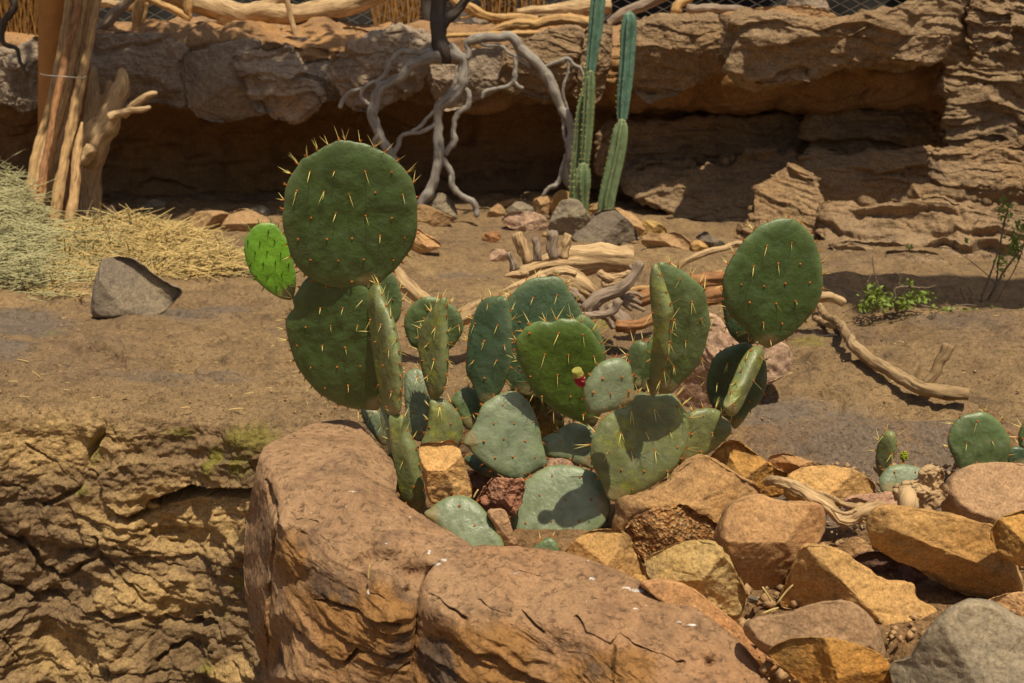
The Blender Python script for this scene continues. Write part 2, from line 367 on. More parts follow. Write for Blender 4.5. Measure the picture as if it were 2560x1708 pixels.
def build_ground():
    cols = np.r_[np.arange(-1500, -60, 14), np.arange(-60, 720, 2.6), np.arange(720, 2650, 5), np.arange(2650, 4200, 14)]
    # rows: far ground -> lip -> face down -> pit floor
    far = 6.8*(2.2/6.8)**(np.linspace(0, 1, 420)**.9)
    rows = [('g', y) for y in far]+[('f', s) for s in np.linspace(0, 1, 430)[1:]]
    nr, nc = len(rows), len(cols)
    P = np.zeros((nr, nc, 3)); kx = (cols-1280)/F/CP*1.0
    lipY = 2.13+.03*np.sin(cols/170.)+.02*np.sin(cols/61.)
    w_face = np.zeros((nr, nc))
    for r, (k, v) in enumerate(rows):
        if k == 'g':
            Yv = np.full(nc, v)*(1)+(lipY-2.2+.04)*sstep(3.0, 2.2, v)
            x = kx*Yv; z = zg(x, Yv)
        else:
            a = min(v/.12, 1)*math.pi/2; rad = .045
            Y0 = lipY+.04-0*v
            yy = Y0-rad*math.sin(a); zz = zg(kx*Y0, Y0)-rad*(1-math.cos(a))
            d = max(v-.12, 0)/.88
            zz = zz-d*.95; yy = yy-.02*d-.06*sstep(.25, .9, np.full(nc, d))
            Yv = yy; x = kx*Y0; z = zz; w_face[r] = min(v/.12, 1)
        P[r, :, 0] = x; P[r, :, 1] = Yv; P[r, :, 2] = z
    V = P.reshape(-1, 3); wf = w_face.ravel(); Fq = grid_faces(nr, nc)
    px, py = proj(V)
    N = vnormals(V, Fq)
    if N[0, 2] < 0: N = -N; Fq = Fq[:, ::-1]
    # face relief: strata, blocks, cracks
    q = V*np.array([1, 1, 1.])
    warp = np.stack([fbm(q*6+s*9, 3, 40+s) for s in range(3)], -1)*.05
    qs = (q+warp)*np.array([7, 7, 24.]); rot = V[:, 0]*.35
    qs[:, 2] += rot*24
    strat = ridged(qs, 4, 3)
    f1, f2, cid = voro((q+warp)*np.array([7, 7, 9.]), 5)
    blk = ((cid-.5)*.045)*sstep(0, .22, f2-f1)+fbm(q*11, 3, 44)*.02
    fine = fbm(q*60, 4, 9)
    big = fbm(q*4, 3, 30)
    lay = layers(q+warp*.6, 15., 501, 1.5, 1.2); lay2 = layers(q+warp*.5, 34., 511, 2.4, 2.)
    slab = .25+.75*sstep(0, 60, py-np.interp(px, [0, 200, 260, 340, 650], [1215, 1240, 1280, 1275, 1215]))
    lay = lay*slab; lay2 = lay2*slab; blk = blk*(.4+.6*slab)
    g1, g2, c2_ = voro((q+warp)*np.array([17, 17, 22.]), 6)
    face = (c2_-.5)*.02*sstep(0, .2, g2-g1)*slab+lay*.014+lay2*.008+big*.03+strat*.007*sstep(-.4, .3, fbm(q*4, 2, 77))+blk*.9+fine*.007+ridged(q*np.array([22, 22, 40]), 4, 78, .65)*.006+fbm(q*14, 3, 79)*.008
    near = sstep(3.4, 2.2, V[:, 1])
    gnd = fbm(q*np.array([5, 12, 3]), 4, 27)*.012+ridged((q+warp)*np.array([2.5, 9, 10]), 5, 22, .65)*.02*sstep(-.3, .4, fbm(q*2.2, 2, 24))+fine*.004*near+fbm(q*np.array([16, 28, 20]), 4, 23)*.009+layers(q[:, [0, 2, 1]]+warp, 5., 601, 2.2, .3)*.02+fbm(q*9, 3, 25)*.012*sstep(-.1, .5, q[:, 0]-.4)
    gnd = gnd+fbm(q*1.1, 2, 31)*.02*sstep(2.4, 3.2, V[:, 1])
    lipw = sstep(2.45, 2.15, V[:, 1])*(1-wf)
    d = gnd*(1-wf)+face*wf+lipw*fine*.004
    # carved cracks traced on the ledge
    jx, jy = fbm(q*22, 4, 81)*16, fbm(q*22, 4, 82)*16; jm = .35+.9*sstep(-.35, .4, fbm(q*16, 3, 83))
    def crack(c, pts, wd, dep):
        nonlocal d
        s = CR[c][2]; dist = seg_dist(px+jx, py+jy, cv(c, pts))
        d = d-.75*dep*jm*sstep(wd*s*jm*.9, 0, dist)
    m = inside(px, py+fine*4, cv('M', [(830, 560), (930, 520), (1080, 462), (1200, 478), (1430, 470), (1430, 530), (1200, 532), (1100, 530), (1000, 565), (900, 592), (830, 585)]))
    d = np.where(m, d-.3, d)
    lip = inside(px, py, cv('M', [(560, 420), (700, 330), (1400, 330), (1430, 470), (1200, 470), (1080, 455), (930, 510), (830, 550), (800, 620), (700, 640), (600, 560)]))
    d = d+np.where(lip, .02, 0)
    crack('M', [(590, 110), (560, 200), (490, 300), (465, 400), (430, 490), (250, 570)], 34, .035)
    crack('M', [(470, 380), (540, 420), (560, 520), (640, 620), (720, 650)], 22, .03)
    crack('M', [(720, 650), (850, 620), (930, 600)], 30, .03)
    crack('M', [(0, 700), (120, 770), (260, 930), (370, 970), (540, 870), (560, 760)], 26, .03)
    crack('M', [(0, 1010), (120, 1050), (300, 1080), (430, 1130), (560, 1180), (640, 1210), (760, 1195)], 30, .035)
    crack('M', [(560, 870), (700, 1010), (790, 1110)], 18, .02)
    crack('M', [(640, 800), (760, 880), (880, 900), (1040, 930)], 14, .02)
    crack('M', [(660, 900), (760, 960), (880, 1010), (1000, 990)], 14, .02)
    crack('M', [(640, 760), (800, 820), (950, 800), (1150, 830)], 12, .018)
    crack('M', [(910, 1190), (1000, 1230), (1120, 1240), (1220, 1240), (1260, 1330), (1350, 1400)], 30, .04)
    crack('M', [(880, 1460), (960, 1380), (1080, 1330), (1200, 1400)], 14, .02)
    crack('M', [(0, 1290), (60, 1380), (110, 1430), (0, 1480)], 12, .02)
    crack('M', [(880, 250), (1000, 200), (1080, 170)], 12, .012)
    crack('M', [(150, 250), (220, 290), (350, 380), (430, 470)], 10, .012)
    crack('M', [(0, 460), (130, 470), (170, 530), (260, 575)], 10, .012)
    crack('D', [(370, 935), (480, 945), (620, 940)], 14, .012)
    crack('D', [(820, 975), (900, 960), (1050, 968), (1200, 975), (1350, 955), (1560, 968)], 12, .012)
    crack('D', [(760, 650), (900, 640), (1010, 600)], 14, .012)
    crack('E', [(1110, 1020), (1070, 1120), (1150, 1200), (1150, 1300)], 14, .015)
    crack('E', [(1520, 840), (1600, 890), (1650, 920)], 16, .015)
    V2 = V+N*d[:, None]
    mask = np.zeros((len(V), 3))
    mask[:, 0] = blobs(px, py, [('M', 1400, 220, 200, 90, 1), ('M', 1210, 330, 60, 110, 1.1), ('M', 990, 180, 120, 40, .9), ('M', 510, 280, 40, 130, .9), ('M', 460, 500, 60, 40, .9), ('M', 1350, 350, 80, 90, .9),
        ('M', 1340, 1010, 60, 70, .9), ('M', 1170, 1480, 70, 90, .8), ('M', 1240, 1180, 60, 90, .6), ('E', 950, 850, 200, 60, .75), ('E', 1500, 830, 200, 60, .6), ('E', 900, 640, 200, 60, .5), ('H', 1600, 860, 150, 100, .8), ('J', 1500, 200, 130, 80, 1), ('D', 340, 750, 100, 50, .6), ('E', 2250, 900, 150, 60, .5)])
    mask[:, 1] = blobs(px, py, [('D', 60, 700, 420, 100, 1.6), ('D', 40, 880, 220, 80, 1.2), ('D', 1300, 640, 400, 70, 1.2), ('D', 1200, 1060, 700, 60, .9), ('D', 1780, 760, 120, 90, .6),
        ('E', 700, 1270, 500, 130, 1.15), ('E', 1200, 1330, 400, 130, 1.1), ('E', 1700, 1420, 500, 90, 1.), ('H', 150, 350, 500, 40, .9), ('B', 900, 1480, 250, 30, .6), ('E', 1900, 660, 700, 80, .7), ('D', 1300, 1170, 300, 40, .4), ('H', 100, 1050, 60, 60, .6)])  # grey patches; the one at the board's shadow band darkens it in colour
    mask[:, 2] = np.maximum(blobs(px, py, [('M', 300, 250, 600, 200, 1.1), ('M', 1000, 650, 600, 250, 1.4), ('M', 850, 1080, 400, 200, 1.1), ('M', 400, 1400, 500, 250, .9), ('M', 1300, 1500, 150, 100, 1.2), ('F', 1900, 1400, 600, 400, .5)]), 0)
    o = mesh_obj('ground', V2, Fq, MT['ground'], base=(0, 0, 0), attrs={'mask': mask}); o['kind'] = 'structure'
    # planter soil under the stones
    xs = np.linspace(-.45, 2.4, 160); ys = np.linspace(.8, 2.12, 110); X, Yg = np.meshgrid(xs, ys)
    S = np.stack([X.ravel(), Yg.ravel(), np.full(X.size, -.045)], -1)
    yc = np.interp(S[:, 0], [-.5, -.3, 0, .3, .55, .75], [2.0, 1.78, 1.62, 1.42, 1.27, 1.0]); S[:, 2] -= .9*sstep(.03, -.03, S[:, 1]-yc)
    S[:, 2] += fbm(S*8, 4, 3)*.022+ridged(S*np.array([6, 14, 6]), 4, 93)*.008-.12*sstep(.02, -.4, S[:, 0])-.045*sstep(.3, .5, S[:, 0])*sstep(1.5, 1.7, S[:, 1])+.085*sstep(1.98, 2.11, S[:, 1])*sstep(.3, .5, S[:, 0])-.05*sstep(1.3, 1., S[:, 1])
    sm_ = np.zeros((len(S), 3)); sm_[:, 1] = sstep(1.7, 1.85, S[:, 1])*sstep(.2, .4, S[:, 0])*(.7+.9*fbm(S*5, 4, 94))
    o = mesh_obj('planter_soil', S, grid_faces(110, 160), MT['soil'], base=(0, 0, 0), attrs={'mask': sm_}); o['kind'] = 'structure'
    s = 60.; o = mesh_obj('terrain', np.array([(-s, -s, -1.2), (s, -s, -1.2), (s, s, -1.2), (-s, s, -1.2)]), [(0, 1, 2, 3)], MT['ground'], base=(0, 0, 0), smooth=False); o['kind'] = 'structure'
build_ground()
# ---------------------------------------------------------------- rocks
RS = [100]
def smin(a, b, k):
    h = np.clip(.5+.5*(b-a)/k, 0, 1); return b*(1-h)+a*h-k*h*(1-h)
def rock_geo(c, pts, Y, thick=1., boxy=3.4, slant=(0, 0), planes=4, noise=.05, strata=0., NA=150, NR=34, ctrl=None, seed=None, planes_list=None, back=1., fine=1.):
    RS[0] += 1; rng = np.random.RandomState(seed or RS[0])
    o = spline(cv(c, pts), NA); cen = o.mean(0)
    rho = np.sin(np.linspace(0, 1, NR+1)*math.pi/2)[1:]
    size = .5*min(np.ptp(o[:, 0]), np.ptp(o[:, 1])); sm = size/F*Y   # metres
    if ctrl is not None:
        cs = CR[c]; C3 = np.array([(p[0]*cs[2]+cs[0], p[1]*cs[2]+cs[1]) for p in ctrl]); cy = []
        for p, q in zip(ctrl, C3):
            if p[2] > .5: cy.append(p[2])
            else: d = rays(*q); cy.append((p[2]-CAMZ)/(d[2]/d[1]))
        cy = np.array(cy); D = np.linalg.norm(C3[:, None]-C3[None], axis=2)/500
        W = np.linalg.solve(np.block([[D+np.eye(len(C3))*.02, np.ones((len(C3), 1))], [np.ones((1, len(C3))), np.zeros((1, 1))]]), np.r_[cy, 0])
        def fy(P):
            return (np.linalg.norm(P[:, None]-C3[None], axis=2)/500) @ W[:-1]+W[-1]
        rimY = fy(o)
    pxy = cen+rho[:, None, None]*(o-cen)[None]               # NR,NA,2
    uv = (pxy-cen)/size; uv[..., 1] *= -1
    rr = rho[:, None]*np.ones(NA)
    dome = np.clip(1-rr**boxy, 0, 1)**(1/2.2)
    h = dome.copy()
    if ctrl is None:
        pl = planes_list or []
        if not pl:
            a0 = rng.rand()*6.28
            for k in range(planes):
                a = a0+k*2*math.pi/planes+rng.uniform(-.5, .5); sl_ = rng.uniform(.35, 1.); cc = rng.uniform(.5, .85)
                pl.append((a, sl_, cc))
        for a, sl_, cc in pl:
            h = smin(h, cc-sl_*(uv[..., 0]*math.cos(a)+uv[..., 1]*math.sin(a)-.0), .022)
        h = np.maximum(h, -.2*rr)
        T = sm*thick; sY = slant[0]*(pxy[..., 0]-cen[0])/1000+slant[1]*(pxy[..., 1]-cen[1])/1000
        Yf = Y+sY-h*T*(rr < 1)
        Yb = Y+sY+dome*T*back
    else:
        base = fy(pxy.reshape(-1, 2)).reshape(rr.shape)
        rd = .014*thick
        Yf = base+rd*(1-np.clip(1-rr**14, 0, 1)**.5)
        Yb = np.maximum(base+rd, rimY.max()*1.0)*0+ (rimY[None]+rd+ .25*dome*back)
    cf = Yf[0].mean(); cb = Yb[0].mean()
    Vf = at(pxy[..., 0], pxy[..., 1], Yf).reshape(-1, 3)
    Vb = at(pxy[:-1, :, 0], pxy[:-1, :, 1], Yb[:-1]).reshape(-1, 3)
    V = np.vstack([Vf, Vb, at(cen[0], cen[1], cf)[None], at(cen[0], cen[1], cb)[None]])
    nF = len(Vf); Fq = [grid_faces(NR, NA, True)[:, ::1]]
    fb = grid_faces(NR-1, NA, True)[:, ::-1]+nF; Fq.append(fb)
    j = np.arange(NA); j2 = (j+1) % NA
    Fq.append(np.stack([nF+(NR-2)*NA+j2, nF+(NR-2)*NA+j, (NR-1)*NA+j, (NR-1)*NA+j2], -1)[:, ::-1])
    Fq = np.vstack(Fq)
    cI, cB = len(V)-2, len(V)-1
    tri = [(cI, int(b), int(a)) for a, b in zip(j, j2)]+[(cB, int(nF+a), int(nF+b)) for a, b in zip(j, j2)]
    # orient outward
    N = vnormals(V, Fq); N[cI] = (0, -1, 0); N[cB] = (0, 1, 0)
    if N[:NA, 1].mean() > 0: N = -N; N[cI] = (0, -1, 0); N[cB] = (0, 1, 0); flip = True
    else: flip = False
    off = rng.rand(3)*50; q = V/max(sm, .01)
    d = fbm(q*1.6+off, 5, 3, .55)*noise*sm*1.5
    if ctrl is not None or strata:
        q = V+off
    if not strata and ctrl is None and NA > 100:
        g1, g2, gc = voro(V/max(sm, .01)*1.7+off, 91); d = d+(gc-.5)*noise*sm*.9*sstep(0, .12, g2-g1)
    if strata:
        wv = np.stack([fbm(q*3+s*7, 3, 60+s) for s in range(3)], -1)*.12
        wv = wv+np.stack([fbm(q*9+s*7, 2, 65+s) for s in range(3)], -1)*.03
        am = .35+.9*sstep(-.3, .4, fbm(q*2.5, 3, 66))
        d = d+ridged((q+wv)*np.array([3.2, 3.2, 15])*strata[1], 5, 7, .68)*strata[0]*.45*am+fbm((q+wv)*np.array([5, 5, 11]), 4, 9)*strata[0]*1.3
        f1, f2, cid = voro((q+wv)*np.array([1.6, 1.6, 4.])*strata[1], 8)
        d = d+(cid-.5)*strata[0]*2.*sstep(0, .12, f2-f1)
        d = d+layers(q+wv*.5, 9.*strata[1], 521, 1.3, .4)*strata[0]*2.2+layers(q+wv*.4, 24.*strata[1], 531, 2.2, .8)*strata[0]*.8-strata[0]
    fs = Y/F*2.5  # about a render pixel
    d = d+fbm((V+off)/(fs*6), 3, 11)*fs*.9*fine+ridged(V/max(sm, .01)*3.2+off, 4, 12, .6)*sm*noise*.28+fbm(V/max(sm, .01)*7+off, 3, 13)*sm*noise*.35
    V = V+N*d[:, None]
    faces = [tuple(f) for f in (Fq[:, ::-1] if flip else Fq).tolist()]+[(f[::-1] if flip else f) for f in tri]
    return V, faces
def rock(label, mat, c, pts, Y=None, name='rock', cat='rock', parent=None, group=None, **k):
    P = cv(c, pts)
    if Y is None:
        i = P[:, 1].argmax(); Y = gY(P[i, 0], P[i, 1]); Y += .5*k.get('thick', 1.)*.5*min(np.ptp(P[:, 0]), np.ptp(P[:, 1]))/F*Y
    V, Fc = rock_geo(c, pts, Y, **k)
    attrs = k.get('attrs')
    o = mesh_obj(name, V, Fc, MT[mat], parent=parent)
    if parent is None: tag(o, label, cat, group)
    return o, V
# --- big planter boulders (curb)
B1 = [(110, 60), (160, 0), (300, -60), (420, -110), (560, -120), (650, -85), (720, 0), (785, 60), (825, 150), (840, 290), (960, 380), (1100, 460), (1245, 562), (1110, 625), (1010, 670), (965, 800), (945, 900), (935, 1000), (925, 1150), (920, 1420), (600, 1440), (190, 1440), (110, 1160), (50, 900), (25, 650), (40, 400), (70, 230)]
def curb(label, pts, ctrl, seed, cracks, blob, crest):
    ctrl = list(ctrl); s_ = CR['N'][2]
    for x, y, z in crest:
        P = cv('N', [(x, y)])[0]; dd_ = rays(*P); Yc = (z-CAMZ)/(dd_[2]/dd_[1]) if z < .5 else z
        ctrl.append((x, y, Yc)); ctrl.append((x-4, y+45, Yc-.012)); 
        if z < .5: ctrl.append((x+4, y-45, z+.004))
    V, Fc = rock_geo('N', pts, 1.5, thick=1, ctrl=ctrl, noise=.02, NA=520, NR=150, seed=seed, back=1.)
    px, py = proj(V); front = sstep(.0, .06, -(V[:, 1]-1.9))
    fine = fbm(V*70, 3, 5); big = fbm(V*9, 3, 6)
    q = V+np.stack([fbm(V*8+s*5, 3, 50+s) for s in range(3)], -1)*.03
    st = ridged(q*np.array([10, 10, 38.])+np.array([0, 0, 1.])*(V[:, :1]*14), 4, 8)
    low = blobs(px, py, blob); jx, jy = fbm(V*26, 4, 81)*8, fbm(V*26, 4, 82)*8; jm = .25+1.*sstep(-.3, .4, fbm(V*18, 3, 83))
    d = st*.013*low+fine*.003+fbm(V*20, 4, 84)*.003+fbm(V*np.array([6, 6, 12]), 3, 85)*.006+(layers(V, 13., 541, 2., 3.)*.018+layers(V, 30., 551, 2.5, 4.)*.007)*np.clip(low*1.3, 0, 1)
    dd = np.zeros(len(V))
    for pts_, wd, dep in cracks:
        s = CR['N'][2]; dist = seg_dist(px+jx, py+jy, cv('N', pts_)); dd = np.maximum(dd, dep*jm*sstep(wd*s*jm, 0, dist))
    V = V.copy(); V[:, 1] += dd-d
    mask = np.zeros((len(V), 3)); low = np.clip(low*1.5, 0, 1); mask[:, 2] = low*1.1*(.6+.8*sstep(-.2, .5, big)); mask[:, 1] = low*sstep(-.1, .4, fbm(V*12, 4, 15))*1.2  # front faces painted rustier and darker, adding to their shade
    mask[:, 1] = np.maximum(mask[:, 1], blobs(px, py, [('N', 110, 600, 70, 500, .8)])*sstep(-.3, .3, fine))
    mask[:, 0] = blobs(px, py, [('N', 700, 800, 130, 80, .35)])
    st_ = np.zeros((len(V), 3)); st_[:, 0] = blobs(px, py, [('N', x, y, rx, ry, 1.1) for x, y, rx, ry in [(378, 372, 12, 9), (690, 778, 12, 22), (690, 670, 4, 40), (782, 530, 20, 9), (908, 394, 18, 7), (1095, 622, 32, 16), (1050, 640, 40, 14), (1010, 580, 20, 20), (1480, 690, 34, 14), (1885, 725, 36, 16), (1865, 628, 28, 6), (2060, 770, 50, 14), (2130, 780, 90, 20), (2200, 800, 40, 10), (2345, 960, 26, 14), (2420, 975, 50, 12), (2170, 870, 12, 8), (2110, 890, 30, 10), (600, 260, 60, 6), (500, 285, 40, 6), (1850, 840, 10, 10), (570, 340, 14, 8)]])
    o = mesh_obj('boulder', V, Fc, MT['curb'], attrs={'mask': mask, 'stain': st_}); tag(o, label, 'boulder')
curb('large tan boulder curving around the left of the cactus bed, with rough vertical left side', B1,
     [(110, 60, .085), (300, -60, .085), (450, -110, .08), (620, -90, .07), (790, 60, .06), (825, 200, .05), (840, 300, .055), (600, 60, .085), (500, 200, .08), (650, 300, .07), (960, 380, .045), (1100, 460, .035), (1240, 560, .03), (300, 150, .08), (180, 210, .07), (800, 560, .035), (1000, 620, .02),
      (35, 400, 1.72), (25, 650, 1.70), (50, 900, 1.70), (110, 1200, 1.68), (120, 450, 1.6), (115, 750, 1.585), (140, 1000, 1.58), (170, 1300, 1.58), (205, 600, 1.50), (200, 900, 1.49), (205, 1250, 1.47), (350, 700, 1.455), (350, 1000, 1.44), (350, 1350, 1.43), (600, 800, 1.40), (600, 1100, 1.385), (700, 1400, 1.375), (850, 900, 1.355), (900, 1100, 1.36), (900, 1400, 1.38)], 5,
     [([(560, 1170), (640, 1100), (750, 1120), (820, 1150), (900, 1120)], 22, .02), ([(400, 830), (540, 850), (640, 890), (700, 920)], 12, .012), ([(790, 1260), (820, 1210), (900, 1180)], 12, .015), ([(150, 210), (170, 300), (190, 420)], 22, .02),
      ([(300, 420), (400, 440), (440, 500), (520, 570), (620, 570), (680, 620)], 20, .012), ([(700, 780), (800, 820), (900, 830)], 10, .008), ([(760, 920), (860, 960)], 9, .008), ([(200, 450), (170, 700), (150, 1000), (150, 1200)], 20, .014)],
     [('N', 560, 1020, 480, 320, 1.), ('N', 300, 620, 120, 160, .8)], [(215, 400, .05), (290, 420, .048), (350, 440, .045), (420, 490, .04), (480, 545, .035), (545, 580, .03), (620, 600, .025), (680, 660, .012), (740, 705, .01), (820, 720, .005), (900, 735, -.005)])
B2 = [(960, 820), (1000, 700), (1100, 620), (1240, 560), (1400, 548), (1560, 560), (1750, 590), (1950, 660), (2150, 740), (2300, 810), (2420, 880), (2560, 980), (2700, 1100), (2830, 1290), (2850, 1450), (2000, 1450), (1400, 1450), (920, 1450), (915, 1200), (940, 1000)]
curb('long flat-topped brown boulder with white flecks along the bottom of the photo', B2,
     [(1000, 690, .02), (1240, 560, .03), (1560, 560, .03), (1950, 660, .02), (2300, 810, .004), (2560, 980, -.012), (2700, 1100, -.03), (2830, 1290, -.06), (1400, 700, .024), (1800, 780, .012), (2200, 950, -.004), (2500, 1130, -.028),
      (985, 780, 1.37), (2600, 1350, -.05),
      (930, 1000, 1.37), (920, 1300, 1.37), (1100, 1000, 1.335), (1100, 1350, 1.32), (1400, 1050, 1.305), (1400, 1400, 1.29), (1700, 1100, 1.285), (1700, 1400, 1.27), (2000, 1180, 1.25), (2000, 1400, 1.24), (2300, 1300, 1.21), (2500, 1420, 1.17)], 6,
     [([(1280, 830), (1330, 880), (1420, 900), (1500, 880), (1530, 930), (1620, 1000)], 18, .012), ([(1800, 930), (1850, 1010), (1980, 1080), (2030, 1020), (2100, 1080), (2250, 1130), (2350, 1180)], 26, .02), ([(1490, 680), (1600, 710), (1650, 735)], 8, .006), ([(1000, 780), (1100, 870), (1200, 930)], 18, .012), ([(2000, 1080), (1990, 1300)], 12, .008), ],
     [('N', 1300, 1200, 500, 260, 1.), ('N', 1900, 1300, 500, 200, 1.)], [(1080, 830, .0), (1180, 850, -.002), (1300, 825, .005), (1400, 850, .003), (1500, 875, .0), (1600, 895, 0), (1700, 915, 0), (1800, 935, -.002), (1900, 970, -.005), (2000, 1010, -.01), (2100, 1045, -.015), (2200, 1080, -.02), (2350, 1140, -.03), (2500, 1220, -.04)])
# --- stones of the cactus bed
K_ = 'stones in the cactus bed'
def st(label, mat, c, pts, Y, **k): return rock(label, mat, c, pts, Y, group=None, **k)
UP = math.pi/2
st('rusty orange pointed rock beside the right prickly pear', 'orange2', 'L', [(800, 90), (850, 30), (900, -8), (950, -5), (1010, 30), (1090, 90), (1150, 130), (1200, 165), (1170, 250), (1050, 260), (900, 240), (800, 200)], 1.82, planes_list=[(UP, .9, .55), (-.3, .8, .7), (UP+1.2, .9, .7)])
st('wide brown rock sloping behind the granular stone', 'brown', 'L', [(640, 130), (720, 75), (800, 65), (870, 100), (960, 160), (1040, 220), (1060, 260), (1000, 330), (900, 420), (860, 480), (700, 520), (450, 500), (350, 440), (355, 340), (380, 270), (500, 240), (600, 180)], 1.68, planes_list=[(UP, .55, .75), (-UP, .4, .75), (.4, .6, .9)], noise=.07)
st('coarse speckled orange stone of grainy pebbles', 'gran', 'L', [(415, 400), (500, 335), (620, 312), (700, 312), (770, 360), (850, 400), (850, 470), (700, 510), (560, 570), (490, 575), (440, 500), (395, 440)], 1.55, noise=.1)
st('tan wedge stone against the top of the flat boulder', 'orange', 'L', [(95, 540), (160, 470), (230, 430), (320, 420), (400, 440), (440, 500), (480, 590), (510, 650), (500, 680), (400, 680), (200, 640), (90, 600)], 1.5, planes_list=[(UP, .7, .6), (.2, .8, .8), (math.pi, .6, .8)])
st('tiny tan chip below the wedge stone', 'orange', 'L', [(425, 655), (470, 640), (515, 655), (520, 700), (470, 715), (430, 690)], 1.44)
st('yellow ochre faceted stone with pale worn top', 'ochre', 'L', [(500, 580), (580, 530), (660, 490), (780, 475), (850, 500), (900, 560), (950, 650), (985, 720), (985, 790), (945, 855), (860, 830), (700, 760), (560, 710), (505, 650)], 1.40, planes_list=[(UP+.5, .6, .6), (-.5, .9, .75), (-UP-.3, .8, .7)], noise=.07)
st('big rounded salmon orange stone in the middle of the pile', 'salmon', 'L', [(860, 380), (900, 300), (980, 260), (1060, 255), (1160, 280), (1280, 290), (1350, 300), (1378, 350), (1370, 440), (1310, 540), (1210, 640), (1150, 710), (1060, 740), (980, 745), (940, 660), (880, 570), (835, 480)], 1.5, boxy=3, planes_list=[(UP, .5, .75), (-UP, .5, .8), (0, .7, 1.)], noise=.03)
st('angular orange block with shaded left end', 'orange', 'L', [(1260, 500), (1340, 495), (1430, 520), (1560, 600), (1680, 680), (1800, 690), (1830, 760), (1940, 830), (1880, 900), (1800, 1000), (1700, 1080), (1650, 1070), (1560, 900), (1400, 850), (1240, 825), (1150, 780), (1200, 650), (1240, 560)], 1.42, planes_list=[(UP-.5, .55, .55), (math.pi+.6, .75, .5), (0, .3, .9)], noise=.05, thick=1.)
st('small brown stone behind the angular orange block', 'brown', 'L', [(1420, 520), (1500, 470), (1550, 468), (1615, 530), (1600, 600), (1500, 620), (1430, 580)], 1.52)
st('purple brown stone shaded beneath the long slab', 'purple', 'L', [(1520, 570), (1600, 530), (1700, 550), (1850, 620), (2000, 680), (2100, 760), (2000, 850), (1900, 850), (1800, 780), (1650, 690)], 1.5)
st('long orange slab tilted down to the right', 'orange', 'L', [(1580, 400), (1600, 340), (1660, 300), (1760, 310), (1900, 330), (2100, 380), (2215, 410), (2260, 500), (2310, 600), (2348, 700), (2335, 745), (2200, 762), (2050, 735), (1900, 660), (1800, 595), (1720, 565), (1620, 515), (1590, 460)], 1.42, planes_list=[(UP-.3, .3, .55), (-UP-.4, 1.1, .6), (math.pi, .6, 1.2)], noise=.05)
st('dark orange rock at the right edge on the slab', 'orange2', 'L', [(2190, 430), (2230, 370), (2350, 330), (2470, 350), (2500, 600), (2380, 610), (2270, 565), (2210, 500)], 1.34, planes_list=[(UP, .8, .55), (math.pi, .8, .7), (-UP, .7, .8)])
st('large smooth rounded tan rock at the right edge', 'smooth', 'L', [(1945, 240), (1990, 160), (2080, 110), (2200, 95), (2350, 105), (2500, 160), (2570, 280), (2520, 460), (2300, 500), (2130, 480), (2000, 400), (1945, 320)], 1.74, boxy=2.2, planes=1, noise=.03)
st('domed orange rock behind the twisted driftwood', 'orange', 'L', [(1180, 190), (1210, 145), (1280, 120), (1400, 110), (1520, 135), (1600, 180), (1620, 225), (1600, 290), (1450, 310), (1300, 290), (1190, 270)], 1.74, planes_list=[(UP, .6, .7), (0, .5, .9)])
st('thin pale orange rock behind the domed one', 'salmon', 'L', [(1100, 75), (1170, 52), (1280, 80), (1380, 112), (1420, 160), (1250, 180), (1120, 150)], 1.86)
st('low smooth brown stone in the lower right pile', 'smooth', 'L', [(980, 885), (1050, 850), (1200, 830), (1300, 790), (1400, 773), (1500, 775), (1570, 820), (1620, 880), (1652, 950), (1668, 1040), (1640, 1110), (1400, 1130), (1150, 1060), (1030, 985), (990, 940)], 1.26, planes_list=[(UP, .35, .65), (-UP, .5, .85)], noise=.04)
st('rusty oval stone at the bottom of the pile', 'orange2', 'L', [(1100, 1020), (1180, 970), (1300, 952), (1450, 965), (1600, 1010), (1675, 1060), (1712, 1130), (1718, 1220), (1600, 1280), (1350, 1220), (1180, 1110)], 1.17, noise=.04, planes=3)
st('big grey boulder in the bottom right corner', 'grey', 'L', [(1700, 1080), (1790, 1045), (1850, 950), (1920, 860), (2000, 800), (2100, 768), (2200, 780), (2320, 850), (2480, 940), (2560, 1150), (2400, 1350), (2000, 1380), (1760, 1320), (1705, 1180)], 1.14, boxy=2.4, planes_list=[(UP, .35, .8), (math.pi, .6, .9)], noise=.035)
st('flat pinkish stone above the grey boulder', 'salmon', 'L', [(2170, 775), (2250, 742), (2350, 733), (2470, 750), (2520, 860), (2430, 920), (2330, 850), (2250, 805)], 1.28)
st('red brown shoulder of rock between ochre stone and flat boulder', 'salmon', 'L', [(470, 690), (540, 668), (640, 675), (740, 720), (830, 790), (920, 860), (990, 930), (1050, 1010), (1130, 1070), (1250, 1130), (1400, 1200), (1300, 1250), (1000, 1200), (800, 950), (600, 800)], 1.36, planes=2, noise=.03, thick=.6)
st('small pale pebble on the bare soil', 'bluegrey', 'L', [(995, 770), (1010, 750), (1035, 748), (1050, 765), (1045, 782), (1015, 785)], 1.42, planes=2, NA=60, NR=14)
st('tan block between the stem and the pale pad', 'orange', 'J', [(520, 570), (600, 550), (700, 545), (780, 525), (830, 540), (870, 620), (900, 730), (940, 830), (975, 960), (950, 1040), (800, 1080), (650, 1080), (590, 1010), (560, 850), (530, 700)], 1.68, planes_list=[(UP, .9, .8), (0, .8, .75), (-UP, .3, .7)])
st('rough red stone beneath the pale pad', 'redrough', 'J', [(1140, 870), (1250, 860), (1420, 880), (1420, 1000), (1350, 1160), (1200, 1180), (1080, 1110), (1025, 1040), (1080, 960)], 1.66, noise=.14)
